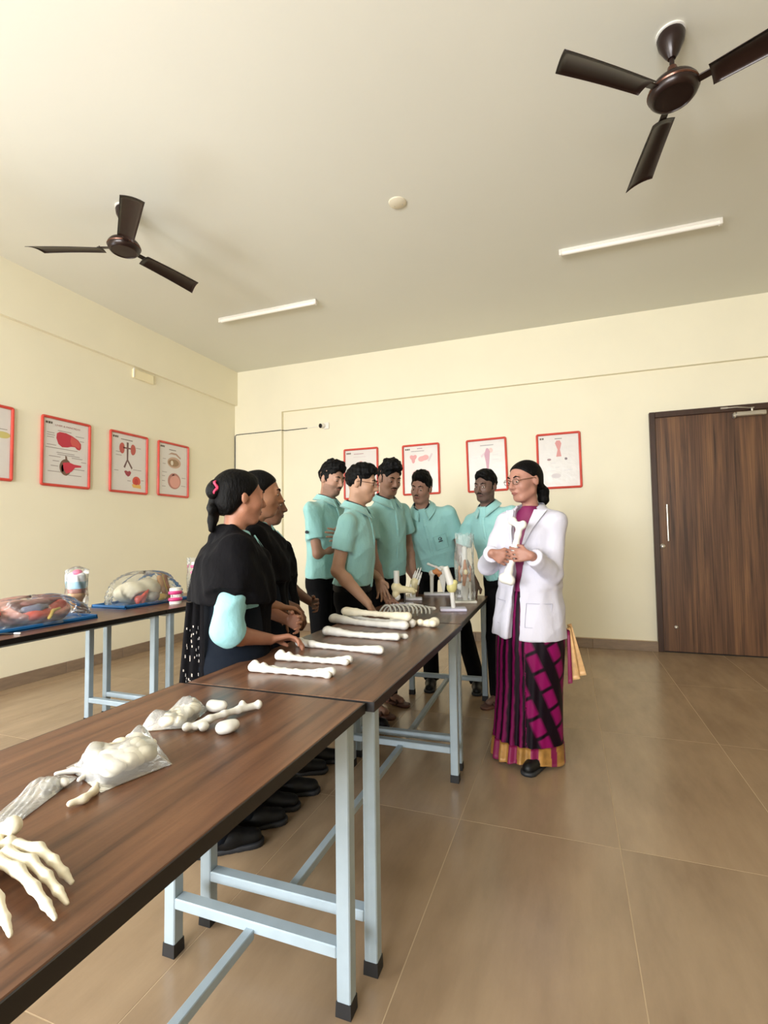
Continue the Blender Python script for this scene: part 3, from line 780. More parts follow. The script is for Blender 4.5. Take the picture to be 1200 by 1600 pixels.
W3 = word(0.34, 0.905, 14, (130, 126, 132), 0.02)+[('figure', (196, 150, 166), [(0.50, 0.85), (0.55, 0.85), (0.60, 0.78), (0.57, 0.55), (0.54, 0.35), (0.50, 0.35), (0.48, 0.55), (0.44, 0.72)]), ('figure', (226, 190, 184), blob(0.62, 0.80, 0.06, 0.05)), ('figure', (214, 196, 200), [(0.34, 0.70), (0.46, 0.78), (0.47, 0.75), (0.36, 0.66)])]+text_rows([(0.66, 0.7, 0.16), (0.14, 0.66, 0.12), (0.66, 0.6, 0.16)], (204, 200, 202))
W4 = logo[:2]+word(0.42, 0.93, 6, (120, 116, 118), 0.024)+[('figure', (206, 140, 136), [(0.42, 0.85), (0.46, 0.90), (0.54, 0.90), (0.58, 0.84), (0.54, 0.72), (0.57, 0.58), (0.44, 0.58), (0.48, 0.72)]), ('organ', (226, 206, 200), blob(0.50, 0.82, 0.03, 0.04)), ('organ', (160, 130, 132), blob(0.26, 0.53, 0.05, 0.022)), ('organ', (128, 112, 118), blob(0.68, 0.53, 0.035, 0.025)),
  ('organ', (206, 198, 200), blob(0.42, 0.2, 0.12, 0.05))]+text_rows([(0.3, 0.45, 0.12), (0.4, 0.36, 0.1), (0.2, 0.3, 0.2), (0.62, 0.3, 0.2)], (206, 202, 204))
poster('red-framed poster behind the student with glasses, leftmost on the back wall', 'b', (1.885, 2.005), 0.475, 0.65, W1, Bg)
poster('red-framed poster of joints on the back wall behind the student with a pocket emblem', 'b', (2.675, 2.012), 0.47, 0.62, W2, Bg, 0.008)
poster('red-framed poster on the back wall, between the teacher and the joints poster', 'b', (3.467, 2.015), 0.465, 0.62, W3, Bg, 0.02)
poster('red-framed poster nearest the brown door on the back wall', 'b', (4.254, 2.015), 0.465, 0.62, W4, Bg, 0.008)
# ================================================================ PEOPLE
def fold_noise(amp, seed, freq=26.0, vert=0.35):
    rg = np.random.RandomState(seed)
    ws = [(rg.normal(size=3)*np.array([1, 1, vert])*freq*(0.5+0.5*rg.rand()), rg.rand()*6.28, rg.rand()*0.7+0.3) for _ in range(9)]
    def fn(V):
        c = V.mean(0); d = V-c; d = d*np.array([1, 1, 0.0]); d /= (np.linalg.norm(d, axis=1)[:, None]+1e-6)
        s = sum(a*np.sin(V@w+ph) for w, ph, a in ws)/4.0
        return V+d*(s*amp)[:, None]
    return fn
def tuft_noise(amp, seed, freq=140.0):
    rg = np.random.RandomState(seed)
    ws = [(unit(rg.normal(size=3))*freq*(0.4+0.8*rg.rand()), rg.rand()*6.28) for _ in range(8)]
    def fn(V):
        c = V.mean(0); d = V-c; d /= (np.linalg.norm(d, axis=1)[:, None]+1e-6)
        s = sum(np.sin(V@w+ph) for w, ph in ws)/3.0
        return V+d*(s*amp)[:, None]
    return fn

def clear_lens():
    m = bpy.data.materials.new('spectacle_lens'); m.use_nodes = True; nt = m.node_tree; out = nt.nodes['Material Output']; nt.nodes.remove(nt.nodes['Principled BSDF'])
    tr = nt.nodes.new('ShaderNodeBsdfTransparent'); gl = nt.nodes.new('ShaderNodeBsdfGlossy'); gl.inputs['Roughness'].default_value = 0.05
    mx = nt.nodes.new('ShaderNodeMixShader'); mx.inputs[0].default_value = 0.05
    nt.links.new(tr.outputs[0], mx.inputs[1]); nt.links.new(gl.outputs[0], mx.inputs[2]); nt.links.new(mx.outputs[0], out.inputs[0]); return m
hair_m = mat('black_hair', (5, 4, 4), 0.6, bump=(90, 0.6, (1, 1, 0.25)), spec=0.12)
white_m = mat('eye_white', (206, 196, 184), 0.25)
iris_m = mat('eye_dark', (20, 13, 10), 0.15)
shirt_m = mat('aqua_shirt', (138, 188, 186), 0.8, bump=(15, 1.0, (1, 1, 0.6)), sheen=0.2)
navy_m = mat('navy_collar', (24, 26, 38), 0.8)
pant_m = mat('black_trousers', (5, 5, 7), 0.9, spec=0.15, bump=(22, 0.3, (1, 1, 0.3)))
belt_m = mat('black_belt', (8, 8, 8), 0.55, spec=0.2)
shoe_m = mat('black_shoe', (6, 6, 7), 0.5, spec=0.3)
sole_m = mat('shoe_sole', (26, 28, 32), 0.6)
btn_m = mat('shirt_button', (225, 232, 232), 0.4)
frame_dark = mat('spectacle_frame', (60, 34, 28), 0.3)
lens_m = clear_lens()
UPV = np.array([0, 0, 1.0])

def ik(S, W, l1, l2, hint):
    d = W-S; L = np.linalg.norm(d)
    if L > (l1+l2)*0.995:
        W = S+d*((l1+l2)*0.995/L); d = W-S; L = np.linalg.norm(d)
    L = max(L, abs(l1-l2)+0.02)
    x = (l1*l1-l2*l2+L*L)/(2*L); h = math.sqrt(max(0, l1*l1-x*x)); u = d/np.linalg.norm(d)
    hv = np.array(hint, float); hv = unit(hv-u*(hv@u))
    return S+u*x+hv*h, W

def add_hand(s, W, d, n, right, sc=1.0, curl=(0.35, 0.4, 0.45, 0.5), thumb=0.5, spread=0.10, tcurl=0.4, L=0.088):
    """palm, four unequal bent fingers and a thumb leaving the side of the palm"""
    d = unit(d); n = unit(np.array(n, float)-d*(np.array(n, float)@d)); side = np.cross(d, n)*(1 if right else -1)   # towards the thumb
    kn = []
    for i, off in enumerate((0.029, 0.010, -0.010, -0.029)):
        k = W+d*(L-0.006*abs(i-1))*sc+side*off*sc; kn.append(k)
        s.cap(W+d*0.012+side*off*0.55*sc, k, 0.0135*sc, 0.0115*sc, k=0.008)
    fl = (0.040, 0.046, 0.043, 0.033)
    for i in range(4):
        p = kn[i]; a = curl[i]*0.8; sp = (1.5-i)*spread
        for j, f in enumerate((1.0, 0.66, 0.5)):
            dd = unit((d*math.cos(a)+n*math.sin(a))+side*sp)
            q = p+dd*fl[i]*f*sc
            s.cap(p, q, (0.0092-0.0008*j)*sc, (0.0085-0.0009*j)*sc, k=0.003)
            p = q; a += curl[i]
    p = W+d*0.025*sc+side*0.026*sc
    dd = unit(d*0.75+side*thumb*1.2+n*0.35)
    q = p+dd*0.038*sc; s.cap(p-side*0.008, q, 0.0135*sc, 0.0105*sc, k=0.008)
    dd = unit(d*(0.9)+side*(thumb*1.2-tcurl*1.3)+n*(0.35+tcurl*0.5)); r = q+dd*0.030*sc
    s.cap(q, r, 0.0105*sc, 0.0085*sc, k=0.003)

class Person:
    def __init__(P, label, pelvis, facing, Ht, head_at, head_yaw, head_pitch=0, head_roll=0, female=False, skin=(150, 100, 75), lipc=None, group=None,
                 feet=None, shw=None, seed=1, twist=0.0, girth=1.0, hs=None):
        P.H = Ht; P.female = female; P.seed = seed; P.girth = girth
        P.hs = hs or (0.98 if not female else 0.95)
        a = math.radians(facing); P.F = np.array([math.cos(a), math.sin(a), 0]); P.R = np.cross(P.F, UPV)
        ha = math.radians(head_yaw); hp = math.radians(head_pitch); hr = math.radians(head_roll)
        hf = np.array([math.cos(ha)*math.cos(hp), math.sin(ha)*math.cos(hp), -math.sin(hp)])
        hr0 = unit(np.cross(hf, UPV)); hu = np.cross(hr0, hf)
        P.hr = hr0*math.cos(hr)-hu*math.sin(hr); P.hu = hu*math.cos(hr)+hr0*math.sin(hr); P.hf = hf
        P.hc = np.array(head_at, float)
        P.nb = P.hc-P.hu*0.105*P.hs-P.hf*0.012-UPV*0.055+P.hf*np.array([-1, -1, 0])*0.012
        L = 0.295*Ht
        dx = P.nb[:2]-np.array(pelvis[:2], float)
        P.pel = np.array([pelvis[0], pelvis[1], P.nb[2]-math.sqrt(max(0.01, L*L-dx@dx))])
        P.t = unit(P.nb-P.pel); P.fT = unit(P.F-P.t*(P.F@P.t)); P.rT = np.cross(P.fT, P.t)
        if twist:
            q = math.radians(twist); f, r = P.fT, P.rT
            P.fT = f*math.cos(q)+r*math.sin(q); P.rT = np.cross(P.fT, P.t)
        P.sw = shw or (0.108 if not female else 0.098)*Ht
        P.sh = {'R': P.tp(0.250)+P.rT*P.sw, 'L': P.tp(0.250)-P.rT*P.sw}
        b = P.pel*np.array([1, 1, 0]); P.base = b
        P.feet = feet or {'R': b+P.R*0.09+P.F*0.0, 'L': b-P.R*0.09+P.F*0.02}
        P.root = thing('person', label, 'person', P.base, group=group)
        P.skin_rgb = skin; P.skin = mat('skin_%d_%d_%d' % skin, skin, 0.5, bump=(160, 0.06), spec=0.35, sub=0.04, vary=(18, 0.05))
        P.lip = mat('lip_%d_%d_%d' % skin, lipc or tuple(int(v*f) for v, f in zip(skin, (0.82, 0.66, 0.68))), 0.42)
        P.arms = {}
    def tp(P, f): return P.pel+P.t*(f*P.H)
    def h(P, x, y, z): return P.hc+(P.hr*x+P.hf*y+P.hu*z)*P.hs
    def hR(P): return np.stack([P.hr, P.hf, P.hu], 1)
    def arm(P, side, wrist, hint, hdir=None, palm=None, l=(0.172, 0.152), **kw):
        S = P.sh[side]; E, W = ik(S, np.array(wrist, float), l[0]*P.H, l[1]*P.H, hint)
        P.arms[side] = dict(S=S, E=E, W=W, d=unit(W-E) if hdir is None else unit(hdir), n=np.array(palm if palm is not None else -P.rT*(1 if side == 'R' else -1), float), kw=kw)
    def body(P, vox=0.0052):
        s = SDF(vox, 0.02); hs = P.hs; HR = P.hR(); H_ = P.H
        # head
        s.ell(P.h(0, -0.014, 0.022), np.array((0.073, 0.093, 0.080))*hs, HR, k=0.02)
        s.ell(P.h(0, 0.024, -0.034), np.array((0.058, 0.062, 0.078))*hs, HR, k=0.025)
        s.ell(P.h(0, 0.052, -0.092), np.array((0.026, 0.024, 0.019))*hs, HR, k=0.028)
        for q in (-1, 1):
            s.ell(P.h(q*0.036, 0.048, -0.028), np.array((0.024, 0.030, 0.026))*hs, HR, k=0.02)
            s.cap(P.h(q*0.048, 0.0, -0.062), P.h(q*0.022, 0.05, -0.094), 0.018, 0.014, k=0.025)
            s.ell(P.h(q*0.031, 0.094, 0.001), np.array((0.017, 0.016, 0.010))*hs, HR, k=0.012, op='s')
            s.ell(P.h(q*0.031, 0.072, 0.001), np.array((0.016, 0.0125, 0.0125))*hs, HR, k=0.004)
        s.cap(P.h(-0.033, 0.074, 0.023), P.h(0.033, 0.074, 0.023), 0.010, 0.010, k=0.014)
        s.cap(P.h(0, 0.083, 0.012), P.h(0, 0.104, -0.028), 0.0070, 0.0105, k=0.010)
        s.cap(P.h(-0.011, 0.092, -0.033), P.h(0.011, 0.092, -0.033), 0.0085, k=0.008)
        s.ell(P.h(0, 0.078, -0.060), np.array((0.024, 0.014, 0.014))*hs, HR, k=0.012)
        for q in (-1, 1):
            s.ell(P.h(q*0.075, -0.012, -0.010), np.array((0.007, 0.017, 0.030))*hs, HR @ rotz(q*0.35), k=0.006)
        # neck and inner trunk (under the clothes), limbs
        nr = 0.050 if not P.female else 0.040
        s.cap(P.h(0, -0.02, -0.055), P.nb+P.t*0.0, nr, nr*1.08, k=0.03)
        s.cap(P.nb-P.t*0.03, P.tp(0.235), nr*1.0, 0.050, k=0.02)
        for q in ('R', 'L'): s.cap(P.nb-P.t*0.05, P.sh[q]-P.t*0.02, 0.030, 0.034, k=0.02)
        s.cap(P.tp(0.19), P.tp(0.02), 0.078, 0.078, k=0.04, flat=(P.rT, 1.35))
        for q, sg in (('R', 1), ('L', -1)):
            A = P.arms.get(q)
            if A:
                f = 0.88 if P.female else 1.0
                s.cap(A['S']+(A['E']-A['S'])*(0.2 if P.female else 0.05), A['E'], 0.044*f, 0.037*f, k=0.02)
                mid = A['E']*0.72+A['W']*0.28
                s.cap(A['E'], mid, 0.037*f, 0.039*f, k=0.015); s.cap(mid, A['W'], 0.039*f, 0.0245*f, k=0.015)
                add_hand(s, A['W'], A['d'], A['n'], q == 'R', 0.95*f+0.04, **A['kw'])
            hip = P.pel+P.R*sg*0.085-UPV*0.02; an = P.feet[q]+UPV*0.085
            kn = (hip+an)/2+P.F*0.025
            s.cap(hip, kn, 0.060, 0.045, k=0.02); s.cap(kn, an, 0.045, 0.030, k=0.02)
            s.cap(an-UPV*0.03, P.feet[q]+P.F*0.11+UPV*0.035, 0.03, 0.024, k=0.02)
        stub = P.__dict__.get('stubble', 0)
        def zone(C):
            q = (C-P.hc)@P.hR()/hs
            inb = (q[:, 2] < -0.038-0.25*np.maximum(0, 0.045-np.abs(q[:, 0]))) & (q[:, 1] > -0.005+0.25*(q[:, 2]+0.05)) & (q[:, 2] > -0.125) & (np.linalg.norm(q, axis=1) < 0.16)
            return (inb & (stub > 0)).astype(np.int32)
        sk = [int(c) for c in P.skin_rgb]
        sm = mat('stubble_%d_%d_%d' % tuple(sk), tuple(int(c*0.86) for c in sk), 0.7, bump=(220, 0.4))
        P.bodyo = s.build('body', [P.skin, sm], P.root, P.base, matfn=zone)
        # eyes, brows, lips
        for q in (-1, 1):
            c = P.h(q*0.031, 0.0772, -0.0005)
            s = SDF(0.0022, 0.001).ell(c, np.array((0.0128, 0.0072, P.__dict__.get('eye_open', 0.0062)))*hs, HR)
            e = s.build('eye', [white_m], P.bodyo, P.base)
            g = P.__dict__.get('gaze', (0.0, -0.002))
            SDF(0.0018, 0.001).ell(P.h(q*0.031+g[0], 0.0830, -0.0005+g[1]), np.array((0.0058, 0.0028, 0.0056))*hs, HR).build('iris', [iris_m], e, P.base)
            b = SDF(0.0025, 0.004)
            b.chain([P.h(q*0.014, 0.088, 0.0215), P.h(q*0.030, 0.086, 0.0275), P.h(q*0.047, 0.074, 0.0215)], [0.0034, 0.0038, 0.0022])
            b.build('eyebrow', [hair_m], P.bodyo, P.base)
        s = SDF(0.0025, 0.003)
        s.chain([P.h(-0.023, 0.0845, -0.0615), P.h(-0.006, 0.0905, -0.0585), P.h(0.006, 0.0905, -0.0585), P.h(0.023, 0.0845, -0.0615)], [0.0020, 0.0037, 0.0037, 0.0020])
        s.chain([P.h(-0.020, 0.084, -0.0655), P.h(0.0, 0.0890, -0.0680), P.h(0.020, 0.084, -0.0655)], [0.0022, 0.0044, 0.0022])
        s.build('lips', [P.lip], P.bodyo, P.base)
    def moustache(P, r=0.0036):
        s = SDF(0.0025, 0.004)
        s.chain([P.h(-0.027, 0.082, -0.0555), P.h(-0.010, 0.0925, -0.0475), P.h(0.010, 0.0925, -0.0475), P.h(0.027, 0.082, -0.0555)], [r*0.6, r, r, r*0.6])
        s.build('moustache', [hair_m], P.bodyo, P.base)
    def short_hair(P, top=0.018, fringe=0.0, sidez=-0.005, amp=0.004):
        hs = P.hs; HR = P.hR(); s = SDF(0.004, 0.014)
        s.ell(P.h(0, -0.022, 0.030), np.array((0.0775, 0.0950, 0.081+top*0.3))*hs, HR)
        s.ell(P.h(0, -0.002+fringe*0.4, 0.070+top*0.55), np.array((0.066, 0.082+fringe*0.6, 0.042+top*0.5))*hs, HR, k=0.02)
        # clear the face and the neck
        s.ell(P.h(0, 0.120, -0.034), np.array((0.073, 0.094, 0.122))*hs, HR, k=0.016, op='s')
        lo = P.hc-0.2; hi = P.hc+0.2
        s.cut(P.h(0, 0.0, sidez), -P.hu*1.0+P.hf*0.55, lo, hi, k=0.01)
        s.cut(P.h(0, -0.06, -0.062), -P.hu, lo, hi)
        P.hairo = s.build('hair', [hair_m], P.bodyo, P.base, noise=tuft_noise(amp, P.seed, 210.0))
        for q in (-1, 1):
            b = SDF(0.0035, 0.005); b.cap(P.h(q*0.0680, 0.010, 0.02), P.h(q*0.0660, 0.012, -0.022), 0.008, 0.005, flat=(P.hr, 0.6)); b.build('sideburn', [hair_m], P.hairo, P.base)
    def glasses(P, m=None, rim=True, rx=0.024, rz=0.017):
        m = m or frame_dark; g = None
        mb = MB(P.base)
        for q in (-1, 1):
            c = P.h(q*0.033, 0.098, 0.000)
            pts = [c+P.hr*math.copysign(abs(math.cos(a))**0.75, math.cos(a))*rx+P.hu*math.copysign(abs(math.sin(a))**0.75, math.sin(a))*rz-P.hf*0.004*abs(math.cos(a)) for a in np.linspace(0, 2*math.pi, 20, endpoint=False)]
            mb.tube(pts, 0.0013, 6, closed=True)
            mb.tube([c+P.hr*q*rx+P.hu*0.004, P.h(q*0.068, 0.07, 0.006), P.h(q*0.0800, 0.0, 0.006), P.h(q*0.0800, -0.022, -0.008)], 0.0018, 6)
        mb.tube([P.h(-0.010, 0.100, 0.004), P.h(0, 0.104, 0.007), P.h(0.010, 0.100, 0.004)], 0.0016, 6)
        g = mb.build('spectacles', m, P.bodyo, True)
        for q in (-1, 1):
            c = P.h(q*0.033, 0.0975, 0.0)
            MB(P.base).poly([c+P.hr*math.copysign(abs(math.cos(a))**0.75, math.cos(a))*rx*0.96+P.hu*math.copysign(abs(math.sin(a))**0.75, math.sin(a))*rz*0.96 for a in np.linspace(0, 2*math.pi, 20, endpoint=False)], P.hf, 0.001).build('lens', lens_m, g)
    # ---- clothes
    def trunk(P, s, g=0.0, hem=-0.035, k=0.03, waist=1.0):
        """shirt volume from hem (fraction of H relative to the pelvis) to the shoulders"""
        W = P.sw; f = P.girth; a = P.tp(hem); b = P.tp(0.302); L = 0.302-hem
        hh = lambda v: (v-hem)/L
        s.loft(a, b, [(0, W*0.99*f*waist+g, 0.124*f+g), (hh(0.05), W*0.97*f*waist+g, 0.120*f+g, 0, 0.006), (hh(0.16), W*1.0*f+g, 0.120*f+g, 0, 0.008), (hh(0.22), W*1.0*f+g, 0.113*f+g), (hh(0.255), W*0.86+g, 0.090+g), (hh(0.278), W*0.58+g, 0.078+g), (hh(0.292), W*0.42+g, 0.070+g), (1, W*0.36+g, 0.064+g)], P.rT, k=k)
        for q in ('R', 'L'):
            s.cap(P.nb-P.t*0.034, P.sh[q]-P.t*0.006-P.rT*(0.014 if q == 'R' else -0.014), 0.053+g, 0.048+g, k=0.03)
    def shirt(P, m=shirt_m, hem=-0.015, sleeve=0.62, vox=0.0072, buttons=True, collar=True, slr=(0.054, 0.064), collar_m=None, fold=0.009):
        P.hem = hem; s = SDF(vox, 0.02); P.trunk(s, 0.0, hem)
        for q in ('R', 'L'):
            A = P.arms.get(q)
            if not A: continue
            d = A['E']-A['S']; e = A['S']+d*sleeve
            s.cap(A['S']+d*0.03, e, slr[0], slr[1], k=0.03, end1=True)
        s.cap(P.nb+P.fT*0.075+P.t*0.030, P.nb+P.fT*0.090-P.t*0.022, 0.017, 0.005, k=0.006, op='s')
        P.shirto = s.build('shirt', [m], P.root, P.base, fold=(fold, P.seed, 34, 1.3))
        if collar: P.collar(collar_m or m)
        if buttons:
            for z in (0.235, 0.18, 0.125, 0.07, 0.015):
                c = P.front(z)
                MB(P.base).lathe([(0.0058, 0), (0.0058, 0.002), (0.004, 0.003), (0, 0.003)], 10, c, np.stack([P.rT, P.t, P.fT], 1)).build('button', btn_m, P.shirto)
            s = SDF(0.0045, 0.004)
            zz = [0.262, 0.235, 0.18, 0.125, 0.07, 0.015, hem+0.004]
            s.chain([P.front(z)-P.fT*0.001 for z in zz], [0.0055]*len(zz), flat=(P.rT, 2.6)); s.build('button_placket', [m], P.shirto, P.base)
    def front(P, z, x=0.0):
        """point on the shirt front at height fraction z, x to the wearer's right"""
        ry = float(np.interp(z, [-0.05, 0.06, 0.16, 0.22, 0.262, 0.285], [0.118*P.girth, 0.118*P.girth, 0.128*P.girth, 0.116*P.girth, 0.085, 0.072]))
        rx = P.sw*float(np.interp(z, [-0.05, 0.06, 0.16, 0.22, 0.262], [0.98, 0.92, 1.0, 1.0, 0.86]))*P.girth
        return P.tp(z)+P.rT*x+P.fT*(ry*math.sqrt(max(0.05, 1-(x/rx)**2))+0.002)
    def collar(P, m, inner=None):
        c = P.nb+P.t*0.004; fT = P.fT; rT = P.rT; t = P.t
        def ring(u, v, r0, r1, z0, z1, a0, drop):
            a = math.radians(-a0)+u*2*math.radians(a0)    # angle 0 = back of the neck
            fr = np.abs(u-0.5)*2
            r = r0+(r1-r0)*v; z = z0+(z1-z0)*v-drop*fr**2*1.0
            q = c[None, None, :]+np.multiply.outer(-np.cos(a)*r*1.06, fT)+np.multiply.outer(np.sin(a)*r, rT)+np.multiply.outer(z, t)
            return q[..., 0]-P.base[0], q[..., 1]-P.base[1], q[..., 2]-P.base[2]
        V, F = grid_sheet(lambda u, v: ring(u, v, 0.062, 0.060, -0.02, 0.046, 168, 0.045), 28, 4, 0.004)
        link('collar_band', np_mesh('collar_band', V, F), navy_m, P.shirto)
        V, F = grid_sheet(lambda u, v: ring(u, v, 0.066, 0.093+0.018*np.abs(u-0.5)*2, 0.040, 0.002-0.022*(np.abs(u-0.5)*2)**4, 160, 0.045), 30, 5, 0.004)
        link('collar', np_mesh('collar', V, F), m, P.shirto)
    def trousers(P, m=pant_m, hem=0.055, r=(0.088, 0.066, 0.062), vox=0.0105, belt=True, waist=1.0):
        s = SDF(vox, 0.03); f = P.girth
        top = P.tp(0.03); W = P.sw
        s.loft(P.pel-UPV*0.085, top, [(0, W*0.90*f*waist, 0.112*f), (0.5, W*0.91*f*waist, 0.112*f), (1, W*0.80*f*waist, 0.095*f)], P.R, k=0.03)
        for q, sg in (('R', 1), ('L', -1)):
            hip = P.pel+P.R*sg*0.088-UPV*0.05; an = P.feet[q]+UPV*hem
            kn = (hip+an)/2+P.F*0.022
            s.cap(hip, kn, r[0]*f, r[1]*f, k=0.03); s.cap(kn, an, r[1]*f, r[2]*f, k=0.02, end1=True)
        P.pants = s.build('trousers', [m], P.root, P.base, noise=fold_noise(0.003, P.seed+7, 20))
        if belt:
            b = SDF(0.007, 0.01).loft(P.tp(P.hem-0.024), P.tp(P.hem+0.004), [(0, W*0.94*f*waist, 0.1165*f), (1, W*0.94*f*waist, 0.1165*f)], P.rT)
            bo = b.build('belt', [belt_m], P.pants, P.base)
    def shoes(P, m=shoe_m, sandal=False, white=False):
        for q in ('R', 'L'):
            f = P.feet[q]; s = SDF(0.0065, 0.02)
            so = SDF(0.0065, 0.006)
            so.cap(f-P.F*0.055+UPV*0.010, f+P.F*0.145+UPV*0.010, 0.034, 0.042, k=0.0)
            so.cut(f+UPV*0.022, UPV); so.cut(f+UPV*0.0005, -UPV)
            if sandal:
                s.cap(f+P.F*0.10-P.R*0.042+UPV*0.02, f+P.F*0.085+UPV*0.052, 0.009, 0.010); s.cap(f+P.F*0.085+UPV*0.052, f+P.F*0.10+P.R*0.042+UPV*0.02, 0.010, 0.009)
                s.cap(f+P.F*0.03-P.R*0.038+UPV*0.02, f+P.F*0.02+UPV*0.070, 0.008, 0.009); s.cap(f+P.F*0.02+UPV*0.070, f+P.F*0.03+P.R*0.038+UPV*0.02, 0.009, 0.008)
            else:
                s.cap(f-P.F*0.045+UPV*0.045, f+P.F*0.06+UPV*0.045, 0.036, 0.040, k=0.02)
                s.cap(f+P.F*0.05+UPV*0.038, f+P.F*0.145+UPV*0.030, 0.040, 0.032, k=0.02)
                s.cap(f-P.F*0.03+UPV*0.05, f-P.F*0.015+UPV*0.095, 0.036, 0.036, k=0.02, end1=True)
                s.cut(f+UPV*0.012, -UPV)
            o = s.build('sandal' if sandal else 'shoe', [m], P.root, P.base)
            so.build('sole', [mat('sandal_sole', (92, 58, 46), 0.6) if sandal else sole_m], o, P.base)

AQ = 'students in aqua shirts at the tables'
down = np.array([0, 0, -1.0])
# ---- student with folded arms (back left)
p = Person('student in aqua shirt with folded arms, standing behind the student in glasses', at(510, 905, -2.62)[:2], -8, 1.74, at(519, 748, -2.62), -18, 16, 0, skin=(156, 118, 98), seed=3, group=AQ)
cfr = p.tp(0.135)+p.fT*0.155
p.arm('R', cfr+p.rT*-0.07-UPV*0.02, p.rT*1.0+down*0.4-p.fT*0.5, -p.rT+p.t*0.05, -p.fT, curl=(0.3, 0.3, 0.3, 0.3))
p.arm('L', cfr+p.rT*0.07+UPV*0.02+p.fT*0.045, -p.rT*1.0+down*0.4-p.fT*0.5, p.rT+p.t*0.05, -p.fT, curl=(0.3, 0.3, 0.3, 0.3))
p.stubble = 1; p.eye_open = 0.0045; p.gaze = (0.002, -0.003)
p.body(); p.short_hair(0.030, 0.022, -0.020, 0.005); p.moustache(0.0034); p.shirt(sleeve=0.66); p.trousers(); p.shoes()
A = p.arms['R']; c = A['S']+(A['E']-A['S'])*0.52+p.rT*0.069-p.fT*0.012
MB(p.base).poly([c+(p.fT*math.cos(a)*0.013+UPV*math.sin(a)*0.011) for a in np.linspace(0, 6.28, 12, endpoint=False)], p.rT, 0.004).build('sleeve_badge', navy_m, p.shirto)
# ---- student in glasses leaning on the table (front of the row)
p = Person('student in aqua shirt and thin dark glasses, seen in profile, leaning on the table', at(551, 912, -2.90)[:2], 8, 1.70, at(566, 755, -2.92), 6, 10, 0, skin=(172, 134, 110), seed=5, group=AQ)
p.arm('R', (3.245, -3.10, 0.815), np.array([-1.0, -0.25, 0.0]), (0.35, 0.10, -0.6), (-0.5, 0, -0.6), curl=(0.5, 0.5, 0.5, 0.5))
p.arm('L', p.pel-p.R*0.20+p.F*0.12+UPV*0.05, -p.R-p.F, down+p.F*0.3)
p.eye_open = 0.005; p.gaze = (0.0, -0.002)
p.body(); p.short_hair(0.020, 0.014, -0.004, 0.004); p.glasses(); p.shirt(sleeve=0.60, hem=0.02); p.trousers(); p.shoes()
# ---- student with quiff
p = Person('student in aqua shirt with spiky raised hair, right of the one in glasses', at(604, 893, -2.36)[:2], -24, 1.76, at(609, 748, -2.47), -40, 20, 0, skin=(146, 110, 92), seed=8, group=AQ, hs=0.97, shw=0.178, girth=0.92, feet={'R': np.array([3.06, -2.56, 0]), 'L': np.array([3.08, -2.30, 0])})
p.arm('R', (3.185, -2.66, 0.805), np.array([-1.0, -0.2, 0.1]), (0.55, -0.45, -0.32), (0.1, 0.1, -1), curl=(0.18, 0.18, 0.2, 0.25), spread=0.16)
p.arm('L', at(647, 902, -2.22), np.array([-0.4, 1, 0.2]), (0.3, -0.1, -1), (-1, 0, 0))
p.eye_open = 0.004; p.gaze = (0.0, -0.004)
p.body(); p.short_hair(0.040, 0.018, 0.0, 0.007); p.moustache(0.0036); p.shirt(sleeve=0.62); p.trousers(); p.shoes(m=mat('brown_sandal', (74, 46, 38), 0.6), sandal=True)
# ---- student with pocket emblem
p = Person('student in aqua shirt with a dark chest emblem, facing the camera behind the joint models', at(684, 897, -1.82)[:2], -82, 1.76, at(658, 762, -2.12), -98, 14, -8, skin=(146, 110, 94), seed=11, group=AQ, feet={'R': np.array([3.27, -1.84, 0]), 'L': np.array([3.63, -1.80, 0])})
p.arm('R', at(648, 905, -1.80), np.array([-1.0, 0.4, 0]), (0.1, -0.1, -1), (1, 0, 0))
p.arm('L', at(722, 908, -1.72), np.array([1.0, 0.4, 0]), (-0.1, 0.0, -1), (-1, 0, 0))
p.eye_open = 0.005; p.gaze = (-0.002, -0.003)
p.body(); p.short_hair(0.030, 0.012, 0.0, 0.004); p.moustache(0.0030); p.shirt(sleeve=0.66); p.trousers(); p.shoes()
PK = p
# ---- student beside the teacher
p = Person('student in aqua shirt standing at the table end, partly hidden by the teacher', at(790, 905, -1.98)[:2], -118, 1.70, at(758, 759, -2.10), -112, 10, -4, skin=(100, 76, 66), seed=14, group=AQ, feet={'R': np.array([3.83, -2.10, 0]), 'L': np.array([4.06, -2.02, 0])})
p.arm('R', (3.675, -2.02, 0.835), np.array([-1.0, 0.5, 0.0]), (-0.1, -0.8, -0.35), (0, 0.2, -1), curl=(0.3, 0.35, 0.4, 0.5))
p.arm('L', p.pel-p.R*0.24+p.F*0.05+UPV*0.02, -p.R-p.F, down)
p.stubble = 1; p.eye_open = 0.0066; p.gaze = (-0.003, 0.0)
p.body(); p.short_hair(0.014, 0.004, 0.004, 0.003); p.moustache(0.0036); p.shirt(sleeve=0.66); p.trousers(); p.shoes(m=mat('brown_sandal', (74, 46, 38), 0.6), sandal=True)
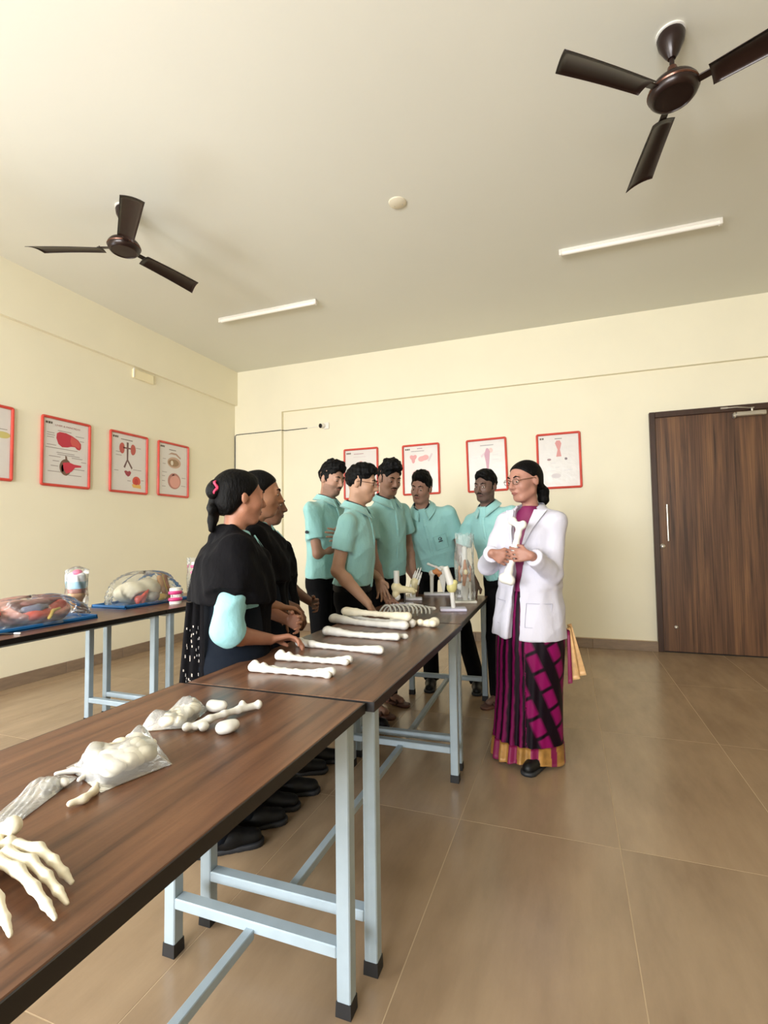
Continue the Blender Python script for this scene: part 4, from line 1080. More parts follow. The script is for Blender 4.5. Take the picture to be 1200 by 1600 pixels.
# ---- emblem on the chest pocket
p = PK
def flat_on(p, z, x, outline, name, m, th=0.002, lift=0.004):
    c = p.front(z, x); rx = p.sw*0.98; n = unit(p.fT+p.rT*(x/rx)*0.7); u = unit(np.cross(p.t, n))
    return MB(p.base).poly([c+n*lift+u*a+p.t*b for a, b in outline], n, th).build(name, m, p.shirto)
ring_o = [(0.014*math.cos(a), 0.014*math.sin(a)) for a in np.linspace(0, 6.28, 16, endpoint=False)]
flat_on(p, 0.165, -0.085, ring_o, 'emblem', navy_m)
flat_on(p, 0.165, -0.085, [(0.009*math.cos(a), 0.009*math.sin(a)) for a in np.linspace(0, 6.28, 14, endpoint=False)], 'emblem_centre', shirt_m, 0.003)
flat_on(p, 0.165, -0.085, [(-0.003, -0.004), (0.008, -0.004), (0.008, 0.001), (-0.003, 0.001)], 'emblem_letter', navy_m, 0.004)
flat_on(p, 0.153, -0.085, [(-0.016, -0.004), (0.016, -0.004), (0.016, 0.003), (-0.016, 0.003)], 'emblem_band', navy_m)
for o_ in ([(-0.051, -0.062), (-0.049, -0.062), (-0.049, 0.056), (-0.051, 0.056)], [(0.049, -0.062), (0.051, -0.062), (0.051, 0.056), (0.049, 0.056)], [(-0.05, -0.063), (0.05, -0.063), (0.05, -0.061), (-0.05, -0.061)], [(-0.05, 0.053), (0.05, 0.053), (0.05, 0.056), (-0.05, 0.056)]):
    flat_on(p, 0.150, -0.085, o_, 'pocket_seam', mat('shirt_seam', (130, 178, 176), 0.85), 0.0015, 0.003)

# ---------------------------------------------------------------- the three girls
black_cloth = mat('black_dupatta', (7, 6, 9), 0.9, bump=(22, 0.9, (1, 1, 0.5)), spec=0.15)
navy_cloth = mat('navy_tunic', (9, 17, 28), 0.9, spec=0.2, bump=(20, 0.3, (1, 1, 0.4)))
pale_m = mat('pale_blue_shirt', (140, 192, 197), 0.8, bump=(14, 1.0, (1, 1, 0.7)))
pink_m = mat('pink_hair_tie', (206, 60, 96), 0.6)
sequin_m = mat('sequin', (200, 200, 205), 0.2, 0.8)
def girl_hair(P, bun=True, tail=True):
    hs = P.hs; HR = P.hR(); s = SDF(0.004, 0.014)
    s.ell(P.h(0, -0.022, 0.030), np.array((0.0835, 0.102, 0.086))*hs, HR)
    s.ell(P.h(0, -0.058, -0.034), np.array((0.070, 0.058, 0.066))*hs, HR, k=0.03)
    s.ell(P.h(0, 0.112, -0.050), np.array((0.082, 0.086, 0.118))*hs, HR, k=0.006, op='s')
    s.cut(P.h(0, 0.006, -0.010), -P.hu*0.62+P.hf*0.8, P.hc-0.2, P.hc+0.2, k=0.012)
    s.cut(P.h(0, -0.05, -0.085), -P.hu, P.hc-0.2, P.hc+0.2)
    P.hairo = s.build('hair', [hair_m], P.bodyo, P.base, noise=tuft_noise(0.0015, P.seed, 90))
    if bun:
        SDF(0.004, 0.01).ell(P.h(0, -0.118, 0.018), np.array((0.042, 0.030, 0.042))*hs, HR).build('hair_bun', [hair_m], P.hairo, P.base, noise=tuft_noise(0.004, P.seed+1, 160))
        b = MB(P.base)
        for k in range(4):
            a0 = k*0.22
            b.tube([P.h(0.030*math.cos(a)+0.012, -0.122+0.006*math.sin(3*a+k), 0.014+0.004*k+0.024*math.sin(a)) for a in np.linspace(-1.2+a0, 1.0+a0, 8)], 0.0045, 6)
        b.build('hair_tie', pink_m, P.hairo, True)
    if tail:
        t = SDF(0.004, 0.008); t.chain([P.h(0, -0.10, -0.02), P.h(0.004, -0.118, -0.065), P.h(-0.003, -0.112, -0.11), P.h(0.003, -0.118, -0.15)], [0.026, 0.026, 0.021, 0.010])
        t.build('ponytail', [hair_m], P.hairo, P.base, noise=tuft_noise(0.007, P.seed+2, 130))
def girl_clothes(P, tail_panel=True, cape_cut=0.125):
    R_, F_, t = P.rT, P.fT, P.t; W = P.sw
    # pale shirt with loose elbow sleeves
    s = SDF(0.0065, 0.02); P.trunk(s, -0.006, 0.10)
    for q in ('R', 'L'):
        A = P.arms[q]; d = A['E']-A['S']
        s.cap(A['S']+d*0.12, A['E']-d*0.06, 0.050, 0.056, k=0.03); s.cap(A['E']-d*0.06, A['E']+(A['W']-A['E'])*0.16, 0.056, 0.055, k=0.02, end1=True)
    P.shirto = s.build('shirt', [pale_m], P.root, P.base, fold=(0.009, P.seed, 40, 1.2))
    for sg in (1, -1):      # collar tips showing at the front of the scarf
        c_ = P.nb+F_*0.098-t*0.030+R_*sg*0.026
        MB(P.base).poly([c_+t*0.028-R_*sg*0.012-F_*0.020, c_+R_*sg*0.030+t*0.004-F_*0.012, c_+R_*sg*0.016-t*0.040+F_*0.014, c_-R_*sg*0.010-t*0.018+F_*0.012], unit(F_+t*0.5), 0.004).build('collar', pale_m, P.shirto)
    # navy tunic to below the knee
    b0 = P.pel*np.array([1, 1, 0])+UPV*0.42
    s = SDF(0.0105, 0.03)
    s.loft(b0, P.tp(0.0), [(0, W*1.24, 0.150), (0.5, W*1.22, 0.150), (0.85, W*1.20, 0.146), (1, W*1.08, 0.135)], P.R, pleat=lambda th, h: 1+0.025*np.sin(th*7+P.seed)*(1-h))
    s.loft(P.tp(-0.02), P.tp(0.22), [(0, W*1.10, 0.137), (0.5, W*0.98, 0.122), (1, W*0.92, 0.118)], R_, k=0.04)
    P.tunic = s.build('tunic', [navy_cloth], P.root, P.base)
    # black dupatta: cape over the shoulders, panel hanging down the front
    s = SDF(0.0075, 0.03)
    lowR = P.tp(cape_cut); top = P.tp(0.292)
    s.loft(lowR, top, [(0, W+0.078, 0.160, 0, -0.004), (0.35, W+0.076, 0.156), (0.62, W+0.066, 0.142), (0.80, W+0.020, 0.116), (0.92, W*0.74, 0.092), (1, 0.072, 0.076, 0, -0.006)], R_, k=0.02, pleat=lambda th, h: 1+0.022*np.sin(th*9+h*7+P.seed)+0.012*np.sin(th*17+h*12))
    s.chain([P.nb-t*0.012-F_*0.062, P.nb-t*0.020-R_*0.062-F_*0.01, P.nb-t*0.052-R_*0.040+F_*0.058, P.tp(0.235)+F_*0.115], [0.024, 0.023, 0.022, 0.03], k=0.02)
    s.chain([P.nb-t*0.012-F_*0.062, P.nb-t*0.020+R_*0.062-F_*0.01, P.nb-t*0.052+R_*0.040+F_*0.058, P.tp(0.235)+F_*0.115], [0.024, 0.023, 0.022, 0.03], k=0.02)
    s.loft(P.tp(-0.055), P.tp(0.20), [(0, W*0.60, 0.045, -0.02, 0.112), (0.5, W*0.62, 0.048, -0.02, 0.100), (1, W*0.8, 0.06, -0.01, 0.085)], R_, k=0.03, pleat=lambda th, h: 1+0.05*np.sin(th*8+P.seed))
    for q in ('R', 'L'):
        A = P.arms[q]; s.cap(P.nb-t*0.035, P.sh[q], 0.060, 0.062, k=0.03); s.cap(P.sh[q], P.sh[q]+(A['E']-A['S'])*0.50, 0.062, 0.080, k=0.03, end1=True)
    s.chain([P.nb+t*0.016-F_*0.050, P.nb+t*0.010+R_*0.052-F_*0.005, P.nb-t*0.012+R_*0.040+F_*0.040], [0.024, 0.022, 0.020], k=0.015)
    s.chain([P.nb+t*0.016-F_*0.050, P.nb+t*0.010-R_*0.052-F_*0.005, P.nb-t*0.012-R_*0.040+F_*0.040], [0.024, 0.022, 0.020], k=0.015)
    s.cap(P.nb+F_*0.086+t*0.040, P.nb+F_*0.105-t*0.055, 0.034, 0.014, k=0.01, op='s')
    dup = s.build('dupatta', [black_cloth], P.root, P.base, fold=(0.010, P.seed+4, 40, 0.6))
    if tail_panel:
        c0 = P.tp(0.13)-F_*0.120+R_*0.085
        wd = unit(F_*0.9+R_*0.45); nd = unit(R_*0.9-F_*0.45)
        def fn(u, v):
            w = (u-0.5)*(0.065+0.035*v)-0.012*v; z = -v*0.33
            q = c0[None, None, :]+np.multiply.outer(w, wd)+np.multiply.outer(z, UPV)+np.multiply.outer(0.006*np.sin(u*15)+0.030, nd)
            q = q-P.base
            return q[..., 0], q[..., 1], q[..., 2]
        V, Fc = grid_sheet(fn, 30, 12, 0.004)
        link('dupatta_end', np_mesh('dupatta_end', V, Fc), black_cloth, dup)
        rg = random.Random(5); m = MB()
        for k in range(46):
            u, v = 0.15+0.6*rg.random(), 0.25+0.72*rg.random()
            x, y, z = fn(np.array([[u]]), np.array([[v]])); c = np.array([x[0, 0], y[0, 0], z[0, 0]])+nd*0.003
            m.box(c, (0.005, 0.005, 0.006+0.006*rg.random()))
        o = m.build('sequins', sequin_m, dup); o['kind'] = 'stuff'
    P.girth = 0.95; P.trousers(navy_cloth, belt=False, r=(0.08, 0.062, 0.058)); P.shoes()

G = 'girls with black dupattas'
p = Person('girl with pink hair tie and black shawl, resting her hand on the table', at(362, 945, -4.12)[:2], 40, 1.52, at(377, 776, -4.08), 57, 4, 0, female=True, skin=(164, 114, 90), seed=21, group=G,
           feet={'R': np.array([3.03, -4.15, 0]), 'L': np.array([3.04, -3.99, 0])})
p.arm('R', (3.232, -4.075, 0.800), np.array([-0.1, -1.0, -0.25]), (0.72, 0.62, 0.05), (0.3, -0.2, -0.9), l=(0.195, 0.152), curl=(0.5, 0.6, 0.6, 0.6))
p.arm('L', p.tp(0.05)-p.R*0.12+p.F*0.24, -p.R+down, p.R+p.F*0.4, -p.F)
p.body(); girl_hair(p); girl_clothes(p)
p = Person('girl in black shawl with clasped hands, second from the camera', at(402, 945, -3.77)[:2], 30, 1.56, at(409, 771, -3.74), 30, 6, 0, female=True, skin=(160, 116, 90), seed=23, group=G,
           feet={'R': np.array([3.02, -3.85, 0]), 'L': np.array([3.04, -3.70, 0])})
p.arm('R', at(436, 948, -3.84), np.array([-0.4, -0.9, -0.6]), (0.5, 0.8, -0.2), (0.2, 0.2, -1), curl=(0.5, 0.55, 0.6, 0.6))
p.arm('L', at(446, 952, -3.70), np.array([-0.4, 0.9, -0.6]), (0.4, -0.8, -0.3), (0.2, -0.2, -1), curl=(0.5, 0.55, 0.6, 0.6))
p.body(); girl_hair(p, bun=False); girl_clothes(p, tail_panel=False)
p = Person('girl in black shawl farthest from the camera, mostly hidden behind the other two', at(425, 940, -3.43)[:2], 28, 1.53, at(419, 788, -3.42), 22, 4, 0, female=True, skin=(120, 86, 68), seed=25, group=G,
           feet={'R': np.array([2.98, -3.50, 0]), 'L': np.array([3.00, -3.36, 0])})
p.arm('R', at(463, 950, -3.44), np.array([-0.4, -0.9, -0.6]), (0.3, 0.3, -0.9), (-0.6, 0.2, -0.4), curl=(0.5, 0.55, 0.6, 0.6))
p.arm('L', p.tp(0.03)-p.R*0.10+p.F*0.22, -p.R+down, p.R+p.F*0.4, -p.F)
p.body(); girl_hair(p, bun=False, tail=False); girl_clothes(p, tail_panel=False)

# ---------------------------------------------------------------- the teacher
coat_m = mat('white_coat', (194, 193, 206), 0.8, bump=(13, 0.5, (1, 1, 0.5)), sheen=0.1)
seam_m = mat('coat_seam', (170, 170, 186), 0.85)
def saree_material():
    m = bpy.data.materials.new('saree_checks'); m.use_nodes = True; nt = m.node_tree; b = nt.nodes['Principled BSDF']
    tc = nt.nodes.new('ShaderNodeTexCoord')
    def band(rot, scale, lo_, hi_):
        mp = nt.nodes.new('ShaderNodeMapping'); mp.inputs['Rotation'].default_value = rot; nt.links.new(tc.outputs['UV'], mp.inputs[0])
        w = nt.nodes.new('ShaderNodeTexWave'); w.wave_type = 'BANDS'; w.bands_direction = 'X'; w.inputs['Scale'].default_value = scale; w.inputs['Distortion'].default_value = 0.0
        nt.links.new(mp.outputs[0], w.inputs['Vector'])
        r = nt.nodes.new('ShaderNodeValToRGB'); r.color_ramp.elements[0].position = lo_; r.color_ramp.elements[1].position = hi_
        nt.links.new(w.outputs['Fac'], r.inputs[0]); return r
    a = band((0, 0, 0), 2.5, 0.34, 0.74); c = band((0, 0, math.pi/2), 3.2, 0.02, 0.16)
    mul = nt.nodes.new('ShaderNodeMath'); mul.operation = 'MULTIPLY'
    nt.links.new(a.outputs[0], mul.inputs[0]); nt.links.new(c.outputs[0], mul.inputs[1])
    mx = nt.nodes.new('ShaderNodeMix'); mx.data_type = 'RGBA'; mx.inputs[6].default_value = srgb(14, 1, 12); mx.inputs[7].default_value = srgb(122, 6, 78)
    nt.links.new(mul.outputs[0], mx.inputs[0]); nt.links.new(mx.outputs[2], b.inputs['Base Color'])
    b.inputs['Roughness'].default_value = 0.55; b.inputs['Specular IOR Level'].default_value = 0.15
    return m
saree_m = saree_material()
def pleat_material():
    m = bpy.data.materials.new('saree_pleats'); m.use_nodes = True; nt = m.node_tree; b = nt.nodes['Principled BSDF']
    tc = nt.nodes.new('ShaderNodeTexCoord'); w = nt.nodes.new('ShaderNodeTexWave'); w.wave_type = 'BANDS'; w.bands_direction = 'X'; w.inputs['Scale'].default_value = 7.0; w.inputs['Distortion'].default_value = 1.5; w.inputs['Detail Scale'].default_value = 2.0
    nt.links.new(tc.outputs['UV'], w.inputs['Vector'])
    r = nt.nodes.new('ShaderNodeValToRGB'); e = r.color_ramp.elements; e[0].position = 0.45; e[0].color = srgb(18, 2, 15); e[1].position = 0.95; e[1].color = srgb(104, 8, 66)
    nt.links.new(w.outputs['Fac'], r.inputs[0]); nt.links.new(r.outputs[0], b.inputs['Base Color'])
    b.inputs['Roughness'].default_value = 0.55; b.inputs['Specular IOR Level'].default_value = 0.15
    return m
pleat_m = pleat_material()
gold_m = mat('gold_zari', (158, 116, 58), 0.45, 0.2, vary=(30, 0.25))
mag_m = mat('magenta_silk', (118, 10, 66), 0.5)
blouse_m = mat('purple_blouse', (110, 12, 70), 0.55)
p = Person('teacher in a white coat over a purple and gold saree, holding a large bone', at(828, 950, -2.90)[:2], -112, 1.615, at(819, 750, -2.93), -132, 10, 0, female=True, skin=(158, 114, 98), seed=31,
           feet={'R': np.array([4.04, -2.86, 0]), 'L': np.array([4.165, -2.985, 0])}, girth=1.0, shw=0.146, hs=1.0)
T = p
bone_top, bone_bot = at(812, 822, -3.150), at(791, 905, -3.175)
bdir = unit(bone_top-bone_bot)
body_side = np.array([0.22, 0.97, 0.0])            # from the bone back towards her chest
wR = at(769, 864, -3.195); wL = at(830, 868, -3.195)
p.arm('R', wR, np.array([-0.45, 0.25, -1.0]), (0.85, 0.02, -0.42), body_side, curl=(0.62, 0.68, 0.72, 0.72), thumb=0.5, L=0.070)
p.arm('L', wL, np.array([0.25, 0.55, -1.0]), (-0.98, 0.02, 0.04), body_side, curl=(0.50, 0.52, 0.55, 0.6), thumb=0.55, L=0.074)
p.eye_open = 0.0052; p.gaze = (0.001, -0.002)
p.body()
hs = p.hs; HR = p.hR(); s = SDF(0.004, 0.014)
s.ell(p.h(0, -0.020, 0.026), np.array((0.0795, 0.0985, 0.083))*hs, HR)
s.ell(p.h(0, -0.062, -0.030), np.array((0.058, 0.050, 0.058))*hs, HR, k=0.03)
s.ell(p.h(0, 0.112, -0.046), np.array((0.080, 0.090, 0.117))*hs, HR, k=0.006, op='s')
s.cut(p.h(0, -0.010, -0.004), -p.hu*0.8+p.hf*0.75, p.hc-0.2, p.hc+0.2, k=0.012); s.cut(p.h(0, -0.05, -0.085), -p.hu, p.hc-0.2, p.hc+0.2)
p.hairo = s.build('hair', [hair_m], p.bodyo, p.base, noise=tuft_noise(0.0012, 4, 90))
s = SDF(0.004, 0.012); s.chain([p.h(0, -0.105, -0.045), p.h(0, -0.125, -0.085), p.h(0.0, -0.118, -0.130), p.h(0.0, -0.105, -0.165)], [0.026, 0.032, 0.027, 0.010])
s.build('ponytail', [hair_m], p.hairo, p.base, noise=tuft_noise(0.003, 5, 120))
p.glasses(mat('thin_gold_frame', (96, 70, 52), 0.25, 0.6), rx=0.023, rz=0.015)
F_, R_, t = p.fT, p.rT, p.t; W = p.sw
# blouse and drape under the coat
s = SDF(0.0065, 0.02); p.trunk(s, -0.012, -0.02)
s.cap(p.nb+F_*0.085+t*0.040, p.nb+F_*0.105-t*0.012, 0.040, 0.016, k=0.01, op='s')
p.shirto = s.build('blouse', [blouse_m], p.root, p.base)
# saree skirt: pleated cone with uv for the woven checks
b0 = p.base+UPV*0.0
def skirt_pt(u, v, grow=0.0):
    """u around (0 = wearer's back), v from waist down to the hem"""
    a = u*2*math.pi; z0, z1 = p.pel[2]+0.03, 0.022
    z = z0+(z1-z0)*v
    rx = np.interp(v, [0, 0.15, 0.35, 0.6, 0.85, 1.0], [0.150, 0.178, 0.186, 0.180, 0.186, 0.194])+grow
    ry = np.interp(v, [0, 0.15, 0.35, 0.6, 0.85, 1.0], [0.120, 0.146, 0.156, 0.158, 0.172, 0.184])+grow
    fr = np.exp(-((u-0.52)/0.13)**2)                      # pleats gather at the front
    pl = 1+fr*0.055*v*np.sin(a*22+1.0)+(1-fr)*0.018*np.sin(a*6+v*5)*(0.3+v)
    x = -np.sin(a)*rx*pl; y = -np.cos(a)*ry*pl
    zz = z+0.012*np.sin(a*3)*(v > 0.99)
    q = np.multiply.outer(x, p.R)+np.multiply.outer(y, p.F)
    return q[..., 0]+p.base[0]-0.035*v**1.5, q[..., 1]+p.base[1]-0.01*v, zz
def skirt(v0, v1, nu, nv, grow):
    return grid_sheet(lambda u, v: skirt_pt(u, v0+(v1-v0)*v, grow), nu, nv, 0.004)
def with_uv(name, V, F, uvf, off):
    me = np_mesh(name, V-np.array(off, float), F)
    uv = me.uv_layers.new(name='UVMap'); li = np.empty(len(me.loops), np.int32); me.loops.foreach_get('vertex_index', li)
    uv.data.foreach_set('uv', uvf(V)[li].astype(np.float32).ravel()); return me
V, Fc = skirt(0, 1, 240, 46, 0.0)
def skirt_uv(V):
    q = V-p.base; a = np.arctan2(q@p.R, q@p.F); z = V[:, 2]
    # wearer's left of the front pleats the cloth is wrapped diagonally, the pleats themselves fall straight
    w = (a < -0.25).astype(float); s_ = a*0.18
    return np.stack([(1-w)*s_+w*(-s_*0.90+z*0.42), (1-w)*z+w*(s_*0.42+z*0.90)], 1)
sk_me = with_uv('saree', V, Fc, skirt_uv, p.base)
sk = link('saree', sk_me, [saree_m, pleat_m], p.root)
C_ = (V-p.base)[Fc].mean(1); sk_me.polygons.foreach_set('material_index', (np.arctan2(C_@p.R, C_@p.F) > -0.25).astype(np.int32))
V, Fc = skirt(0.895, 0.998, 240, 8, 0.003)
me = np_mesh('gold_border', V-p.base, Fc)
link('gold_border', me, [gold_m, mag_m], sk)
C_ = (V-p.base)[Fc].mean(1); aa = np.arctan2(C_@p.R, C_@p.F)
me.polygons.foreach_set('material_index', ((np.sin(aa*11+0.6) > 0.45)).astype(np.int32))
# end of the drape hanging out below the coat at her back left
c0 = p.pel-UPV*0.165-p.R*0.170-p.F*0.06
def fn(u, v):
    z = -0.02-v*0.27+0.04*u; out = 0.012+0.055*v*u+0.010*np.sin(u*14)
    q = c0[None, None, :]+np.multiply.outer(-out, p.R)+np.multiply.outer(z, UPV)-np.multiply.outer((u-0.2)*0.09*(0.35+0.6*v), p.F)-p.base
    return q[..., 0], q[..., 1], q[..., 2]
V, Fc = grid_sheet(fn, 30, 12, 0.003)
me = np_mesh('drape_end', V, Fc); o = link('drape_end', me, [mat('pale_zari', (196, 156, 106), 0.45, 0.1, vary=(30, 0.2)), mag_m], sk)
uu = np.repeat(np.linspace(0, 1, 30), 12); uu = np.concatenate([uu, uu]); fu = uu[Fc].mean(1); me.polygons.foreach_set('material_index', (fu < 0.30).astype(np.int32))
# white coat, open at the front
hem = -0.135
s = SDF(0.006, 0.02)
s.loft(p.tp(hem), p.tp(0.10), [(0, W*1.34, 0.190), (0.35, W*1.28, 0.176), (0.7, W*1.12, 0.156), (1, W*1.06, 0.144)], R_, k=0.03, pleat=lambda th, h: 1+0.02*np.sin(th*6+h*2)*(1-h)+0.012*np.sin(th*11))
p.trunk(s, 0.014, 0.04, k=0.04)
for q in ('R', 'L'):
    A = p.arms[q]
    s.cap(A['S'], A['E'], 0.050, 0.051, k=0.025); s.cap(A['E'], A['E']*0.1+A['W']*0.9, 0.051, 0.043, k=0.02, end1=True)
# opening: a V from the neck narrowing to a gap down the front
for zf0, zf1, w0, w1 in ((hem-0.02, 0.10, 0.032, 0.026), (0.05, 0.18, 0.028, 0.034), (0.15, 0.285, 0.030, 0.060)):
    a_, b_ = p.tp(zf0)+F_*0.21, p.tp(zf1)+F_*0.15
    s.cap(a_, b_, w0, w1, k=0.004, op='s', flat=(F_, 2.6))
s.cap(p.nb+F_*0.05+t*0.02, p.nb+t*0.10, 0.056, 0.075, k=0.006, op='s')
coat = s.build('coat', [coat_m], p.root, p.base, fold=(0.009, 77, 30, 0.8))
p.coat = coat
for sg in (1, -1):      # lapels
    def fn(u, v):
        zz = 0.288-0.115*v; x0 = sg*(0.060-0.030*v); x1 = x0+sg*(0.058*(1-v*0.9))*(1.0 if True else 0)
        x = x0+(x1-x0)*u; ry = np.interp(zz, [0.14, 0.16, 0.22, 0.255, 0.285], [0.152, 0.150, 0.138, 0.110, 0.082])
        rx = W*1.05
        y = ry*np.sqrt(np.clip(1-(x/rx)**2, 0.05, 1))+0.006+0.004*np.sin(u*3.1)
        q = p.pel[None, None, :]+np.multiply.outer(zz*p.H, t)+np.multiply.outer(x, R_)+np.multiply.outer(y, F_)-p.base
        return q[..., 0], q[..., 1], q[..., 2]
    V, Fc = grid_sheet(fn, 8, 14, 0.004); link('lapel', np_mesh('lapel', V, Fc), coat_m, coat)
def collar_back(u, v):
    a = math.radians(-125)+u*2*math.radians(125); r = 0.064+0.026*v; z = 0.034-0.036*v-0.030*(np.abs(u-0.5)*2)**2
    q = (p.nb)[None, None, :]+np.multiply.outer(-np.cos(a)*r*1.06, F_)+np.multiply.outer(np.sin(a)*r*1.05, R_)+np.multiply.outer(z, t)-p.base
    return q[..., 0], q[..., 1], q[..., 2]
V, Fc = grid_sheet(collar_back, 24, 5, 0.004); link('coat_collar', np_mesh('coat_collar', V, Fc), coat_m, coat)
def coat_front(x, zf, lift=0.004):
    h_ = (zf-hem)/(0.10-hem); rx = np.interp(h_, [0, 0.35, 0.7, 1], [W*1.26, W*1.20, W*1.12, W*1.06]); ry = np.interp(h_, [0, 0.35, 0.7, 1], [0.190, 0.176, 0.156, 0.144])
    return p.tp(zf)+R_*x+F_*(ry*math.sqrt(max(0.02, 1-(x/rx)**2))+lift)
for sg in (1, -1):
    m = MB(p.base)
    for a_, b_ in (((0.060, -0.015), (0.158, -0.015)), ((0.060, -0.090), (0.158, -0.090)), ((0.060, -0.015), (0.060, -0.090)), ((0.158, -0.015), (0.158, -0.090))):
        m.tube([coat_front(sg*(a_[0]+(b_[0]-a_[0])*k/6), a_[1]+(b_[1]-a_[1])*k/6, 0.003) for k in range(7)], 0.0016, 5)
    m.build('pocket_seam', seam_m, coat)
p.shoes()

# the bone she holds (a thing of its own)
bone_m = mat('bone_white', (220, 218, 211), 0.42, bump=(30, 0.1), vary=(12, 0.04))
bone_y = mat('bone_ivory', (226, 218, 196), 0.45, bump=(40, 0.15), vary=(16, 0.08))
def femur(name, label, a, b, sidev, s=1.0, m=bone_m, cat='bone', group=None, vox=0.0035):
    a = np.array(a, float); b = np.array(b, float); d = unit(b-a); L = np.linalg.norm(b-a); x = unit(np.array(sidev, float)-d*(np.array(sidev, float)@d)); y = np.cross(d, x)
    r = 0.0135*s; S = SDF(vox, 0.012)
    n = 7; pts = [a+d*L*k/(n-1)+y*0.010*math.sin(math.pi*k/(n-1)) for k in range(n)]
    S.chain(pts, [r*1.3, r*1.05, r, r*0.95, r*1.0, r*1.25, r*1.7])
    S.cap(a, a+x*0.036*s-d*0.012*s, r*1.15, r*1.0); S.ell(a+x*0.042*s-d*0.016*s, np.array((0.0215,)*3)*s, k=0.004)
    S.ell(a-x*0.016*s-d*0.010*s, np.array((0.016, 0.018, 0.020))*s); S.ell(a+x*0.004*s+d*0.045*s+y*0.012*s, np.array((0.010, 0.010, 0.012))*s)
    for q in (-1, 1): S.ell(b+x*q*0.021*s+y*0.006, np.array((0.0195, 0.022, 0.024))*s)
    o = tag(S.build(name, [m], None, a, loc=tuple(a)), label, cat, group); return o
femur('held_bone', 'white femur bone held upright in the hands of the teacher', bone_top, bone_bot, (-0.75, 0.30, 0.0), 1.08)
# ================================================================ BONES ON THE TABLES
TZ = 0.7505
def bone(name, label, pts, rs, knobs=(), m=bone_m, cat='bone', group=None, vox=0.0034, k=0.008, flat=None):
    """shaft through pts with radii rs plus end knobs (centre, radii)"""
    o = np.array(pts[0], float)*np.array([1, 1, 0])+np.array([0, 0, TZ])
    S = SDF(vox, k); S.chain(pts, rs, flat=flat)
    for kn in knobs: S.ell(kn[0], kn[1])
    return tag(S.build(name, [m], None, o, loc=tuple(o)), label, cat, group)
def P3(xy, z): return np.array([xy[0], xy[1], TZ+z])
def shaft(a, b, r, ra, rb, bow=0.006, n=7, z=None):
    a = np.array(a[:2], float); b = np.array(b[:2], float); d = unit(np.append(b-a, 0))[:2]; nrm = np.array([-d[1], d[0]])
    prof = np.interp(np.linspace(0, 1, n), [0, 0.14, 0.3, 0.7, 0.87, 1], [ra, ra*0.72+r*0.28, r, r, rb*0.6+r*0.4, rb])
    pts = [np.append(a+(b-a)*k/(n-1)+nrm*bow*math.sin(math.pi*k/(n-1)), TZ+(z if z is not None else max(prof[k], r)+0.0008*0)) for k in range(n)]
    return pts, list(prof), np.append(d, 0), np.append(nrm, 0)
BG = 'long bones laid across the middle table'
def forearm_pair(l1, l2, a, b, w):
    # ulna with its hooked upper end and the slimmer radius beside it
    pts, rs, d, n = shaft(a, b, 0.0085, 0.015, 0.009, 0.004)
    bone('ulna_bone', l1, pts, rs, [(pts[0]+d*0.010+np.array([0, 0, 0.011]), (0.014, 0.012, 0.014)), (pts[0]+d*0.042+np.array([0, 0, 0.010]), (0.009, 0.010, 0.009)), (pts[-1], (0.012, 0.012, 0.011))], group=BG)
    a2 = np.array(a[:2])+n[:2]*w+d[:2]*0.030; b2 = np.array(b[:2])+n[:2]*w*1.05+d[:2]*0.004
    pts, rs, d, n = shaft(a2, b2, 0.0080, 0.010, 0.014, -0.006)
    bone('radius_bone', l2, pts, rs, [(pts[0], (0.012, 0.012, 0.011)), (pts[0]+d*0.035+n*0.006, (0.009, 0.009, 0.009)), (pts[-1]-d*0.006, (0.016, 0.017, 0.012))], group=BG)
forearm_pair('white ulna bone in the bone pair nearest the table joint', 'slim radius bone in the bone pair nearest the table joint', (3.333, -4.338), (3.607, -4.328), 0.020)
forearm_pair('white ulna bone in the second bone row from the near table', 'slim radius bone in the second bone row from the near table', (3.332, -4.176), (3.594, -4.164), 0.019)
# single long fibula / humerus
pts, rs, d, n = shaft((3.285, -3.948), (3.650, -3.984), 0.0100, 0.016, 0.017, 0.008)
bone('humerus_bone', 'single long white bone with forked ends, third row on the middle table', pts, rs, [(pts[0]+n*0.008+np.array([0, 0, 0.004]), (0.017, 0.015, 0.015)), (pts[0]+d*0.012-n*0.014, (0.011, 0.010, 0.011)), (pts[-1]+n*0.014, (0.012, 0.012, 0.011)), (pts[-1]-n*0.014, (0.013, 0.013, 0.012)), (pts[-1]+d*0.014-n*0.010, (0.010, 0.012, 0.011))], group=BG)
# tibia + fibula
pts, rs, d, n = shaft((3.292, -3.705), (3.632, -3.728), 0.0125, 0.021, 0.017, 0.0)
bone('tibia_bone', 'thick white tibia bone in the fourth row on the middle table', pts, rs, [(pts[0]+n*0.012, (0.018, 0.020, 0.018)), (pts[0]-n*0.012, (0.018, 0.020, 0.018)), (pts[-1]+d*0.006-n*0.010, (0.011, 0.010, 0.013))], group=BG)
pts, rs, d, n = shaft((3.306, -3.655), (3.652, -3.682), 0.0070, 0.011, 0.011, 0.003)
bone('fibula_bone', 'thin white fibula bone in the fourth row on the middle table', pts, rs, [(pts[-1]+d*0.004, (0.014, 0.010, 0.011))], group=BG)
